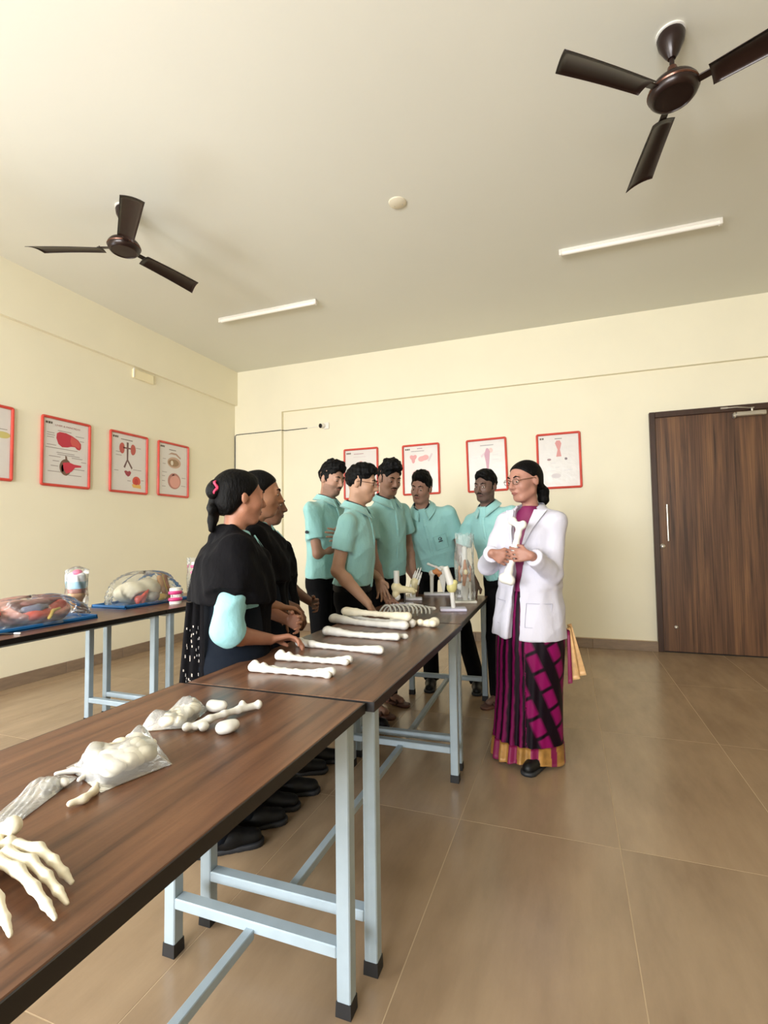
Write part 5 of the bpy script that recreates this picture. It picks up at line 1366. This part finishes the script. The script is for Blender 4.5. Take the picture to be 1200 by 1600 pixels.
# the pile of long bones before the ribs
pts, rs, d, n = shaft((3.175, -3.395), (3.585, -3.480), 0.0145, 0.024, 0.021, 0.0)
bone('tibia_bone', 'stout white tibia bone at the front of the bone pile', pts, rs, [(pts[0]+n*0.014, (0.022, 0.022, 0.021)), (pts[0]-n*0.014, (0.021, 0.022, 0.021)), (pts[-1], (0.022, 0.022, 0.020))], group=BG)
pts, rs, d, n = shaft((3.215, -3.335), (3.600, -3.415), 0.0145, 0.022, 0.021, 0.0)
bone('tibia_bone', 'stout white tibia bone at the back of the bone pile', pts, rs, [(pts[0]+n*0.012, (0.021, 0.020, 0.021)), (pts[-1], (0.022, 0.022, 0.020))], group=BG)
pts, rs, d, n = shaft((3.235, -3.372), (3.590, -3.447), 0.0135, 0.024, 0.022, 0.0, z=0.058)
bone('femur_bone', 'ivory femur bone lying on top of the bone pile', pts, rs, [(pts[0]+n*0.020, (0.020, 0.020, 0.018)), (pts[0]-n*0.018+np.array([0, 0, 0.004]), (0.018, 0.018, 0.018)), (pts[-1]+n*0.012, (0.018, 0.018, 0.016))], m=bone_y, group=BG)
pts, rs, d, n = shaft((3.490, -3.350), (3.705, -3.372), 0.0125, 0.020, 0.022, 0.006)
bone('femur_bone', 'ivory femur with a rounded head poking out right of the bone pile', pts, rs, [(pts[0]-n*0.016, (0.020, 0.020, 0.019)), (pts[-1]+n*0.004+np.array([0, 0, 0.004]), (0.024, 0.026, 0.022)), (pts[-1]-d*0.07-n*0.012, (0.018, 0.016, 0.016)), (pts[-1]-n*0.022, (0.020, 0.018, 0.018))], m=bone_y, group=BG)
# ribs in a row
rib_m = mat('rib_grey_white', (172, 170, 160), 0.5, vary=(20, 0.1))
cr = np.array([0.937, 0.349]); cf = np.array([-0.349, 0.937])
rib0 = None
for k in range(10):
    o = np.array([3.372, -3.165])+cr*0.0235*k
    if rib0 is None:
        m = MB()
        ph = np.linspace(0, math.pi*1.02, 14)
        path = [(0.035*math.sin(a)*0.6, -0.055*math.cos(a)*-1, 0.006+0.050*math.sin(a)) for a in ph]
        m.tube(path, [0.0065]+[0.0058]*12+[0.0045], 7)
        rib0 = m.build('rib_bone', rib_m, None, True); q = rib0
    else:
        q = rib0.copy(); COL.objects.link(q)
    q.location = (o[0], o[1], TZ+0.010); q.rotation_euler = (math.radians(-12), 0, math.radians(62+2*(k % 3))); q.scale = (1, 1-0.02*abs(k-4), 1-0.035*max(0, k-4))
    tag(q, 'grey-white curved rib bone in the row of ribs behind the bone pile', 'bone', 'ribs standing in a row')
a_, b_ = P3((3.48, -3.05), 0.062), P3((3.600, -2.98), 0.030)
bone('sternum_bone', 'flat white breastbone lying on the row of ribs', [a_, (a_+b_)/2, b_], [0.010, 0.009, 0.011], [(b_, (0.014, 0.014, 0.008))], flat=(UPV, 0.6))

# ---------------------------------------------------------------- joint models on stands
plate_m = mat('model_base_white', (222, 220, 226), 0.4)
lilac_m = mat('model_base_lilac', (212, 208, 228), 0.4)
lig_m = mat('ligament_yellow', (206, 198, 132), 0.45)
cart_m = mat('cartilage_cream', (224, 212, 170), 0.45, vary=(20, 0.06))
musc_m = mat('muscle_orange', (196, 128, 78), 0.45, vary=(30, 0.12))
rod_m = mat('dark_rod', (70, 66, 62), 0.4, 0.4)
SG = 'joint models on stands'
def stand(name, label, xy, size, rz, m=plate_m):
    t = thing(name, label, 'anatomy model', (xy[0], xy[1], TZ), (0, 0, rz), SG)
    MB().box((0, 0, 0.008), (size[0], size[1], 0.016), bevel=0.003).build('base', m, t); return t
AN = math.radians(16)      # stands roughly square to the room, bones face the camera
def sdf_part(t, name, m, build, vox=0.0035, k=0.008, noise=None):
    S = SDF(vox, k); build(S); return S.build(name, [m], t, noise=noise)
# foot / ankle model
t = stand('ankle_model', 'ankle joint model with a cut shin bone and pointed foot on a lilac base', (3.315, -2.672), (0.135, 0.085), AN, lilac_m)
MB().tube([(0.012, 0, 0.014), (0.012, 0, 0.085)], 0.006, 10).build('rod', rod_m, t, True)
sdf_part(t, 'shin_bone', bone_m, lambda S: S.cap((-0.040, 0, 0.120), (-0.040, 0, 0.225), 0.019, 0.019, end1=True))
sdf_part(t, 'ankle', cart_m, lambda S: (S.ell((-0.042, 0, 0.118), (0.034, 0.028, 0.034)), S.ell((-0.046, 0, 0.075), (0.024, 0.024, 0.028)), S.cap((-0.02, 0, 0.105), (0.060, 0, 0.098), 0.026, 0.018), S.cap((0.045, 0.01, 0.10), (0.085, 0.008, 0.092), 0.017, 0.008), S.cap((0.045, -0.012, 0.098), (0.075, -0.012, 0.086), 0.015, 0.007)))
sdf_part(t, 'heel_bone', bone_m, lambda S: S.ell((-0.035, 0, 0.055), (0.020, 0.018, 0.024)))
sdf_part(t, 'toe_post', bone_m, lambda S: S.cap((0.052, 0.012, 0.06), (0.052, 0.012, 0.135), 0.007, 0.004))
# hand model
t = stand('hand_joint_model', 'small hand skeleton model with fingers raised on a white base', (3.292, -2.372), (0.125, 0.085), AN)
sdf_part(t, 'wrist_bones', bone_m, lambda S: (S.cap((-0.008, 0, 0.014), (-0.010, 0, 0.06), 0.010, 0.012), S.cap((0.010, 0.006, 0.014), (0.008, 0.004, 0.06), 0.008, 0.010)))
sdf_part(t, 'palm_bones', cart_m, lambda S: (S.cap((-0.002, 0, 0.06), (0.012, 0, 0.125), 0.026, 0.030), ))
for k_, (dx, dz, ln) in enumerate(((-0.010, 0.135, 0.07), (0.004, 0.14, 0.085), (0.02, 0.138, 0.09), (0.036, 0.13, 0.065))):
    sdf_part(t, 'finger_bone', bone_m, lambda S: S.chain([(dx, -0.004*k_, dz-0.02), (dx+ln*0.25, -0.004*k_, dz+ln*0.45), (dx+ln*0.42, -0.006*k_, dz+ln*0.95)], [0.008, 0.0068, 0.0045]))
# shoulder model
t = stand('shoulder_model', 'shoulder joint model with collar bone and shoulder blade on a white base', (3.385, -2.035), (0.21, 0.11), AN)
sdf_part(t, 'upper_arm_bone', bone_m, lambda S: (S.cap((-0.045, 0, 0.012), (-0.043, 0, 0.155), 0.013, 0.015), S.ell((-0.040, 0, 0.165), (0.026, 0.024, 0.024))))
sdf_part(t, 'shoulder_blade', bone_m, lambda S: (S.cap((0.035, 0.01, 0.18), (0.045, 0.01, 0.035), 0.040, 0.010, flat=((0, 1, 0), 0.28)), S.cap((0.045, 0.01, 0.014), (0.045, 0.01, 0.05), 0.006, 0.006)))
sdf_part(t, 'ligaments', musc_m, lambda S: (S.cap((-0.025, -0.01, 0.175), (0.020, -0.01, 0.165), 0.018, 0.014), S.cap((-0.005, -0.005, 0.19), (0.01, 0, 0.145), 0.014, 0.010)))
sdf_part(t, 'collar_bone', bone_m, lambda S: (S.chain([(-0.070, 0, 0.235), (-0.040, 0, 0.222), (-0.01, -0.005, 0.212), (0.025, -0.01, 0.192)], [0.010, 0.008, 0.009, 0.012])))
# elbow model
t = stand('elbow_model', 'elbow joint model with a yellow joint on the nearest lilac base', (3.672, -2.800), (0.155, 0.100), AN, lilac_m)
sdf_part(t, 'forearm_bone', bone_m, lambda S: S.cap((0.002, 0, 0.014), (-0.006, 0, 0.115), 0.013, 0.015))
sdf_part(t, 'joint_capsule', lig_m, lambda S: (S.ell((-0.006, 0, 0.138), (0.031, 0.026, 0.036)), S.ell((0.012, 0, 0.165), (0.018, 0.02, 0.018))))
sdf_part(t, 'upper_bone', bone_m, lambda S: S.cap((-0.012, 0, 0.160), (-0.042, 0, 0.262), 0.024, 0.018, end1=True))
# hip model behind
t = stand('hip_model', 'small joint model half hidden behind the tall wrapped knee model', (3.610, -2.115), (0.13, 0.085), AN)
sdf_part(t, 'hip_bone', bone_m, lambda S: (S.cap((-0.02, 0, 0.014), (-0.02, 0, 0.06), 0.010, 0.010), S.ell((-0.035, 0, 0.075), (0.030, 0.020, 0.024)), S.cap((-0.03, 0, 0.07), (0.03, 0, 0.13), 0.016, 0.02)))
# knee model in a clear sleeve
t = stand('knee_model', 'tall knee joint model wrapped in a clear plastic sleeve', (3.672, -2.425), (0.145, 0.105), AN, mat('model_base_cream', (222, 218, 204), 0.4))
sdf_part(t, 'thigh_bone', bone_m, lambda S: (S.cap((0.0, 0, 0.22), (0.0, 0, 0.36), 0.020, 0.017), S.ell((0.018, 0, 0.205), (0.024, 0.028, 0.026)), S.ell((-0.018, 0, 0.205), (0.024, 0.028, 0.026))))
sdf_part(t, 'shin_bone', bone_m, lambda S: (S.cap((0, 0, 0.014), (0, 0, 0.12), 0.016, 0.024), S.ell((0, 0, 0.155), (0.040, 0.030, 0.022)), S.cap((0.034, 0.01, 0.014), (0.034, 0.01, 0.13), 0.007, 0.008)))
sdf_part(t, 'muscles', musc_m, lambda S: (S.cap((-0.010, -0.026, 0.12), (0.0, -0.034, 0.20), 0.010, 0.017), S.cap((0.0, -0.034, 0.20), (0.0, -0.020, 0.28), 0.017, 0.008), S.cap((0.03, -0.012, 0.15), (0.036, -0.01, 0.24), 0.011, 0.007), S.cap((-0.034, -0.01, 0.15), (-0.036, -0.01, 0.24), 0.011, 0.007)))
sdf_part(t, 'kneecap', cart_m, lambda S: S.ell((0, -0.046, 0.205), (0.016, 0.008, 0.020)))
film = plastic_film('clear_film')
def sleeve(u, v):
    a = u*2*math.pi; r = 0.062+0.006*np.sin(a*5+v*9)+0.004*np.sin(a*11+v*21)-0.004*v
    return r*np.cos(a), r*0.82*np.sin(a), 0.018+v*0.44+0.010*np.sin(a*4)*v
V, Fc = grid_sheet(sleeve, 48, 26); link('plastic_sleeve', np_mesh('plastic_sleeve', V, Fc), plastic_film('sleeve_film', (246, 246, 242), 0.16, 0.15), t)

# ---------------------------------------------------------------- things on the near table
def pouch(name, label, corners, hfun, nu=34, nv=26, m=None, cat='bag', group=None, seal=None):
    """clear bag lying on the table: corners a,b,c,d (ccw), hfun(u,v) height of the bulge"""
    c = [np.array(q, float) for q in corners]; o = sum(c)/4; o = np.array([o[0], o[1], TZ])
    t = thing(name, label, cat, o, group=group)
    def top(u, v):
        p_ = (np.multiply.outer((1-u)*(1-v), c[0])+np.multiply.outer(u*(1-v), c[1])+np.multiply.outer(u*v, c[2])+np.multiply.outer((1-u)*v, c[3]))
        e = (np.clip(1-(2*u-1)**6, 0, 1)*np.clip(1-(2*v-1)**6, 0, 1))**0.6
        z = 0.002+hfun(u, v)*e+0.0008*np.sin(u*31+v*17)*e
        return p_[..., 0]-o[0], p_[..., 1]-o[1], z
    V1, F1 = grid_sheet(top, nu, nv)
    V2 = V1.copy(); V2[:, 2] = 0.0008
    V = np.concatenate([V1, V2]); F = np.concatenate([F1, F1[:, ::-1]+len(V1)])
    link('film', np_mesh('film', V, F), m or film, t)
    return t, o
def lump(t, name, items, m=bone_y, vox=0.004, seed=0):
    S = SDF(vox, 0.006)
    for c_, r_ in items: S.ell(c_, r_)
    return S.build(name, [m], t, noise=tuft_noise(0.0012, seed, 120))
BGP = 'clear bags of small bones'
bag_m = plastic_film('bag_film', (250, 249, 246), 0.22, 0.2)
# big zip bag
A0, B0, C0, D0 = (3.405, -5.050), (3.395, -4.885), (3.590, -4.970), (3.553, -5.098)
t, o = pouch('zip_bag', 'large clear zip bag full of ivory bones on the nearest table', [A0, D0, C0, B0], lambda u, v: 0.060*np.clip((u-0.12)*3.2, 0, 1)*(0.8+0.3*np.sin(v*7+1)*np.sin(u*5)), m=bag_m, group=BGP)
rg = random.Random(3)
for k in range(16):
    u, v = 0.30+0.55*((k % 4)+0.2+0.6*rg.random())/4, 0.14+0.72*((k//4)+0.2+0.6*rg.random())/4
    q = (1-u)*(1-v)*np.array(A0)+u*(1-v)*np.array(D0)+u*v*np.array(C0)+(1-u)*v*np.array(B0)
    c_ = np.array([q[0]-o[0], q[1]-o[1], 0.018+0.006*rg.random()]); a = rg.random()*3.1
    lump(t, 'vertebra', [(c_, (0.022, 0.018, 0.016)), (c_+np.array([math.cos(a), math.sin(a), 0.1])*0.020, (0.010, 0.007, 0.007)), (c_-np.array([math.cos(a), math.sin(a), -0.1])*0.018, (0.009, 0.008, 0.007)), (c_+np.array([-math.sin(a), math.cos(a), 0.2])*0.018, (0.007, 0.009, 0.006))], seed=k)
MB(o).box(((A0[0]+B0[0])/2+0.016, (A0[1]+B0[1])/2, TZ+0.005), (0.004, 0.150, 0.003), rotz(0.05)).build('zip_strip', mat('zip_pink', (226, 206, 206), 0.4), t)
# long pouch at the back
A0, B0, C0, D0 = (3.392, -4.862), (3.385, -4.690), (3.440, -4.672), (3.482, -4.812)
t, o = pouch('bone_pouch', 'long clear pouch of ivory bones beside the bone block', [A0, D0, C0, B0], lambda u, v: 0.040*(0.85+0.25*np.sin(v*9+u*4))*np.clip((0.98-v)*3.5, 0.12, 1), m=bag_m, group=BGP)
rg = random.Random(9)
for k in range(12):
    u, v = 0.22+0.56*rg.random(), 0.08+0.66*k/12
    q = (1-u)*(1-v)*np.array(A0)+u*(1-v)*np.array(D0)+u*v*np.array(C0)+(1-u)*v*np.array(B0)
    c_ = np.array([q[0]-o[0], q[1]-o[1], 0.013+0.005*rg.random()]); a = rg.random()*3.1; dv = np.array([math.cos(a), math.sin(a), 0.1])
    lump(t, 'wrist_bone', [(c_, (0.017, 0.015, 0.013)), (c_+dv*0.014, (0.011, 0.011, 0.010))], seed=k+20)
# flat pouch at the left edge
A0, B0, C0, D0 = (3.470, -5.235), (3.408, -5.100), (3.462, -5.070), (3.512, -5.215)
t, o = pouch('flat_pouch', 'flat clear pouch with three small white bones at the left of the nearest table', [A0, D0, C0, B0], lambda u, v: 0.006+0.012*np.exp(-((v-0.75)/0.2)**2), m=bag_m, group=BGP)
for k, (x, y) in enumerate(((3.452, -5.125), (3.468, -5.108), (3.440, -5.108))): lump(t, 'ear_bone', [((x-o[0], y-o[1], 0.009), (0.009, 0.007, 0.007)), ((x-o[0]+0.006, y-o[1]+0.004, 0.008), (0.005, 0.005, 0.005))], m=bone_m, vox=0.002, seed=k)
bone('ring_bone', 'thin ring-shaped bone poking out of the flat pouch', [P3(q, 0.008) for q in ((3.425, -5.085), (3.442, -5.064), (3.466, -5.058), (3.482, -5.070), (3.487, -5.088))], [0.0042, 0.005, 0.0042, 0.005, 0.004], vox=0.002)
bone('curved_bone', 'small curved ivory bone lying alone before the zip bag', [P3(q, 0.0075) for q in ((3.548, -5.152), (3.556, -5.133), (3.549, -5.108), (3.522, -5.078))], [0.0055, 0.0062, 0.006, 0.004], m=bone_y, vox=0.0022)
bone('bone_block', 'small white bone block at the end of the long pouch', [P3((3.455, -4.690), 0.014), P3((3.487, -4.688), 0.014)], [0.013, 0.013], [(P3((3.470, -4.698), 0.012), (0.022, 0.014, 0.012))], vox=0.0025)
bone('kneecap_bone', 'small oval ivory kneecap bone beside the forked bone', [P3((3.583, -4.812), 0.014), P3((3.598, -4.786), 0.014)], [0.014, 0.012], [(P3((3.592, -4.800), 0.013), (0.017, 0.021, 0.0125))], vox=0.0025)
S_ = [P3(q, z) for q, z in (((3.512, -4.812), 0.010), ((3.523, -4.780), 0.016), ((3.535, -4.742), 0.017), ((3.545, -4.700), 0.014), ((3.560, -4.662), 0.012))]
bone('forked_bone', 'white forked small bone in front of the long pouch', S_, [0.010, 0.0085, 0.0075, 0.0085, 0.009], [(P3((3.498, -4.826), 0.011), (0.011, 0.012, 0.010)), (P3((3.534, -4.812), 0.011), (0.010, 0.014, 0.010)), (P3((3.545, -4.684), 0.022), (0.008, 0.009, 0.011)), (P3((3.570, -4.650), 0.014), (0.010, 0.010, 0.012))], vox=0.0025)
# skeleton hand
hb = np.array([3.560, -5.278, TZ])
t = thing('skeleton_hand', 'ivory skeleton hand with spread finger bones on the nearest table', 'skeleton hand', hb)
S = SDF(0.0028, 0.003); rg = random.Random(4)
for x, y, z, r in ((0, 0, 0.016, 0.013), (0.022, 0.008, 0.015, 0.012), (0.020, -0.016, 0.015, 0.012), (-0.004, -0.024, 0.015, 0.013), (-0.022, 0.004, 0.016, 0.013), (-0.020, -0.020, 0.016, 0.012), (0.006, 0.022, 0.030, 0.014), (-0.008, 0.018, 0.022, 0.014), (0.038, -0.004, 0.014, 0.010), (0.012, -0.038, 0.014, 0.011)):
    S.ell((x, y, z), (r, r*0.9, r*0.95))
S.build('carpal_bones', [bone_y], t, noise=tuft_noise(0.0008, 2, 160))
tips = [((0.030, 0.012), (0.172, -0.012)), ((0.040, -0.006), (0.200, -0.040)), ((0.036, -0.020), (0.210, -0.062)), ((0.022, -0.036), (0.186, -0.096)), ((-0.010, -0.036), (0.100, -0.122))]
for k, (a, b) in enumerate(tips):
    a = np.array(a); b = np.array(b); L = np.linalg.norm(b-a); d = (b-a)/L
    fr = (0, 0.42, 0.68, 0.86, 1.0) if k < 4 else (0, 0.5, 0.78, 1.0)
    S = SDF(0.0024, 0.003)
    for i in range(len(fr)-1):
        h0 = 0.014+0.012*math.sin(math.pi*min(1, fr[i]*1.15)); h1 = 0.014+0.012*math.sin(math.pi*min(1, fr[i+1]*1.15))-(0.006 if i == len(fr)-2 else 0)
        p0 = np.append(a+d*L*(fr[i]+0.012), h0); p1 = np.append(a+d*L*(fr[i+1]-0.012), max(0.006, h1)); w = 0.0092-0.0012*i
        mid = (p0+p1)/2
        S.cap(p0, mid, w, w*0.66); S.cap(mid, p1, w*0.66, w*0.92 if i < len(fr)-2 else w*0.6)
    S.build('finger_bones', [bone_y], t)

# ================================================================ MODELS ON THE LEFT TABLES
tray_m = mat('blue_tray', (28, 104, 166), 0.35)
org_pink = mat('organ_pink', (230, 166, 152), 0.4, vary=(16, 0.1)); org_red = mat('organ_red', (206, 82, 66), 0.35, vary=(18, 0.12)); org_dark = mat('organ_maroon', (150, 88, 84), 0.4); org_blue = mat('organ_blue', (120, 124, 150), 0.4)
cream_m = mat('model_cream', (218, 208, 182), 0.45, vary=(9, 0.08)); tan_m = mat('model_tan', (198, 148, 98), 0.45, vary=(14, 0.15)); yel_m = mat('fat_yellow', (222, 190, 96), 0.45)
def tray(t, w, l, h=0.022):
    m = MB(); m.box((0, 0, 0.004), (w, l, 0.008))
    for sx in (-1, 1): m.box((sx*(w/2-0.006), 0, h/2), (0.012, l, h), bevel=0.003)
    for sy in (-1, 1): m.box((0, sy*(l/2-0.006), h/2), (w, 0.012, h), bevel=0.003)
    return m.build('tray', tray_m, t)
loose = plastic_film('loose_bag', (244, 246, 246), 0.07, 0.12)
def bag_over(t, cx, cy, rx, ry, hz, seed, name='plastic_bag', z0=0.012):
    def fn(u, v):
        a = u*2*math.pi; w = np.sin(v*math.pi/2)
        r = np.cos(v*math.pi/2)**0.55
        rr = 1+0.07*np.sin(a*5+seed+v*6)+0.05*np.sin(a*9+seed*2+v*11)+0.035*np.sin(a*17+v*23)+0.02*np.sin(a*29-v*31)
        return cx+rx*r*rr*np.cos(a), cy+ry*r*rr*np.sin(a), z0+hz*w*(1+0.10*np.sin(a*4+seed)*(1-w)+0.05*np.sin(a*7+v*9))
    V, Fc = grid_sheet(fn, 110, 34); return link(name, np_mesh(name, V, Fc), loose, t)
# pelvis/organ model on its tray
t = thing('organ_model', 'pink and red pelvis organ model in a clear bag on a blue tray', 'anatomy model', (1.60, -3.90, TZ))
tray(t, 0.36, 0.56)
sdf_part(t, 'body_wall', org_pink, lambda S: (S.ell((-0.02, -0.06, 0.070), (0.13, 0.19, 0.065)), S.ell((0.0, 0.10, 0.065), (0.12, 0.12, 0.065)), S.ell((0.06, 0.03, 0.10), (0.08, 0.15, 0.055), op='s'), S.cap((0.05, 0.0, 0.056), (0.05, 0.14, 0.05), 0.046, 0.038)), vox=0.005, k=0.02)
sdf_part(t, 'bladder', org_red, lambda S: (S.ell((0.07, 0.0, 0.058), (0.05, 0.085, 0.034)), S.cap((0.06, 0.09, 0.06), (0.05, 0.15, 0.09), 0.034, 0.03)), vox=0.004)
sdf_part(t, 'uterus', org_dark, lambda S: (S.ell((0.03, 0.02, 0.115), (0.045, 0.075, 0.018)), S.ell((0.01, 0.12, 0.120), (0.03, 0.07, 0.014))), vox=0.004)
sdf_part(t, 'bowel', org_blue, lambda S: (S.chain([(0.07, -0.06, 0.085), (0.09, 0.0, 0.092), (0.07, 0.05, 0.09)], [0.020, 0.022, 0.016])), vox=0.004)
sdf_part(t, 'fat_layer', yel_m, lambda S: S.chain([(0.115, 0.04, 0.035), (0.115, 0.06, 0.070), (0.11, 0.10, 0.078)], [0.010, 0.009, 0.007]), vox=0.003)
sdf_part(t, 'heart_piece', org_red, lambda S: (S.ell((0.07, -0.215, 0.085), (0.030, 0.036, 0.028)), S.cap((0.07, -0.215, 0.02), (0.07, -0.215, 0.08), 0.02, 0.02)), vox=0.004)
bag_over(t, 0.0, 0.02, 0.18, 0.29, 0.135, 1.0)
# tooth model
t = thing('tooth_model', 'upright tooth model with white and blue crown in a clear bag', 'anatomy model', (1.455, -3.50, TZ))
MB().lathe([(0, 0), (0.050, 0), (0.050, 0.012), (0.014, 0.016), (0.012, 0.05), (0, 0.05)], 24).build('base', plate_m, t, True)
sdf_part(t, 'roots', tan_m, lambda S: (S.cap((0, 0, 0.10), (0, 0, 0.04), 0.046, 0.022), S.ell((0, 0, 0.110), (0.050, 0.046, 0.026))), vox=0.004)
sdf_part(t, 'gum_ring', mat('gum_brown', (150, 84, 66), 0.45), lambda S: S.loft((0, 0, 0.122), (0, 0, 0.150), [(0, 0.050, 0.047), (1, 0.052, 0.049)], (1, 0, 0)), vox=0.004)
sdf_part(t, 'crown', mat('crown_blue', (150, 192, 214), 0.35), lambda S: S.loft((0, 0, 0.148), (0, 0, 0.195), [(0, 0.051, 0.048), (1, 0.054, 0.050)], (1, 0, 0)), vox=0.004)
sdf_part(t, 'enamel', mat('enamel_white', (232, 234, 236), 0.3), lambda S: (S.loft((0, 0, 0.192), (0, 0, 0.235), [(0, 0.055, 0.051), (1, 0.050, 0.046)], (1, 0, 0)), S.ell((0.02, 0.01, 0.235), (0.024, 0.024, 0.016)), S.ell((-0.025, -0.01, 0.235), (0.022, 0.024, 0.014))), vox=0.004)
sdf_part(t, 'pulp', mat('pulp_pink', (214, 96, 130), 0.4), lambda S: S.ell((0.006, 0, 0.248), (0.030, 0.028, 0.020)), vox=0.004)
def fn(u, v):
    a = u*2*math.pi; r = 0.060+0.004*np.sin(a*6+v*10)+0.003*np.sin(a*13+v*31); k_ = np.where(v > 0.92, (1-v)/0.08, 1.0)
    return r*np.cos(a)*(0.25+0.75*k_), r*np.sin(a)*(0.25+0.75*k_), 0.014+v*0.272
V, Fc = grid_sheet(fn, 44, 26); link('plastic_bag', np_mesh('plastic_bag', V, Fc), loose, t)
# head section on the second tray
t = thing('head_model', 'cream half head model with red muscles in a clear bag on a blue tray', 'anatomy model', (1.50, -3.03, TZ))
tray(t, 0.30, 0.56)
sdf_part(t, 'skull', cream_m, lambda S: (S.ell((0.0, -0.08, 0.085), (0.10, 0.14, 0.075)), S.ell((0.02, 0.02, 0.092), (0.085, 0.10, 0.082)), S.ell((0.10, -0.07, 0.04), (0.06, 0.09, 0.05), op='s')), vox=0.005, k=0.02)
sdf_part(t, 'jaw_muscle', org_red, lambda S: (S.cap((0.10, -0.10, 0.028), (0.085, -0.04, 0.10), 0.018, 0.012), S.cap((0.105, -0.14, 0.028), (0.10, -0.08, 0.075), 0.014, 0.012), S.ell((0.09, -0.12, 0.045), (0.024, 0.03, 0.026))), vox=0.004)
sdf_part(t, 'brain_section', mat('brain_grey', (168, 166, 156), 0.45), lambda S: S.ell((0.075, 0.01, 0.05), (0.045, 0.06, 0.038)), vox=0.004)
sdf_part(t, 'neck_fat', yel_m, lambda S: S.ell((0.10, 0.075, 0.038), (0.03, 0.04, 0.026)), vox=0.004)
for k_, (mm, y_, r_) in enumerate(((tan_m, 0.085, 0.018), (yel_m, 0.105, 0.014), (mat('strap_brown', (176, 112, 70), 0.45), 0.125, 0.018), (mat('strap_pale', (226, 206, 178), 0.45), 0.142, 0.012))):
    sdf_part(t, 'neck_muscle', mm, lambda S: S.chain([(0.11, y_+0.03, 0.022), (0.09, y_+0.012, 0.09), (0.07, y_-0.002, 0.175)], [r_*0.7, r_, r_*1.1]), vox=0.004)
bag_over(t, 0.0, 0.02, 0.165, 0.28, 0.205, 2.3)
# dental jaw models
gum_m = mat('gum_pink', (206, 62, 122), 0.35); teeth_m = mat('teeth_white', (240, 236, 230), 0.3)
def jaw(label, loc, rz, sc, z0=0.0):
    t = thing('jaw_model', label, 'dental model', loc, (0, 0, rz), 'dental jaw models')
    def arch(r, w): return [(r*w*math.cos(a), r*math.sin(a)*1.1) for a in np.linspace(math.radians(-20), math.radians(200), 16)]
    for zc, nm in ((0.010, 'base_plate'), (0.100, 'base_plate')):
        MB().poly([(x*sc, y*sc, (zc-0.010)*sc+z0) for x, y in arch(0.047, 1.0)], (0, 0, 1), 0.020*sc).build(nm, wht_m, t)
    for zc in (0.032, 0.078):
        S = SDF(0.0035, 0.006); pts = arch(0.040, 1.0); S.chain([np.array((x*sc, y*sc, zc*sc+z0)) for x, y in pts], [0.013*sc]*16); S.build('gum', [gum_m], t)
    pts = arch(0.043, 1.0); tm = None
    for zc in (0.048, 0.063):
        for x, y in pts[1:-1]:
            if tm is None:
                o_ = SDF(0.002, 0.002).box((0, 0, 0), (0.0095*sc, 0.009*sc, 0.015*sc), rnd=0.003*sc).build('tooth', [teeth_m], t); tm = o_.data
            else: o_ = link('tooth', tm, None, t)
            o_.location = (x*sc, y*sc, zc*sc+z0); o_.rotation_euler = (0, 0, math.atan2(y, x))
    return t
jaw('pink and white dental jaw model standing at the left table edge', (1.735, -2.985, TZ), math.radians(-60), 1.0)
t = jaw('bagged dental jaw model on a white post behind the nearest girl', (1.60, -2.62, TZ), math.radians(-60), 1.0, 0.16)
MB().lathe([(0, 0), (0.055, 0), (0.055, 0.012), (0.018, 0.016), (0.016, 0.16), (0, 0.16)], 20).build('post', wht_m, t, True)
def fn(u, v):
    a = u*2*math.pi; r = 0.064+0.005*np.sin(a*6+v*10)+0.003*np.sin(a*13+v*31)
    return r*np.cos(a), r*np.sin(a)+0.01, 0.014+v*0.29
V, Fc = grid_sheet(fn, 40, 24); link('plastic_bag', np_mesh('plastic_bag', V, Fc), loose, t)
# tweezers peeping in at the left edge
t = thing('tweezers', 'small dark tweezers with pale tip at the left edge of the photo', 'tweezers', (1.79, -4.14, TZ), (0, 0, 0.5))
for sy in (-1, 1): MB().tube([(-0.06, sy*0.002, 0.004), (0.0, sy*0.006, 0.006), (0.05, sy*0.003, 0.004)], [0.003, 0.004, 0.002], 6).build('arm', blk_m, t, True)
MB().box((0.062, 0, 0.005), (0.03, 0.010, 0.008), bevel=0.002).build('tip_cover', wht_m, t)
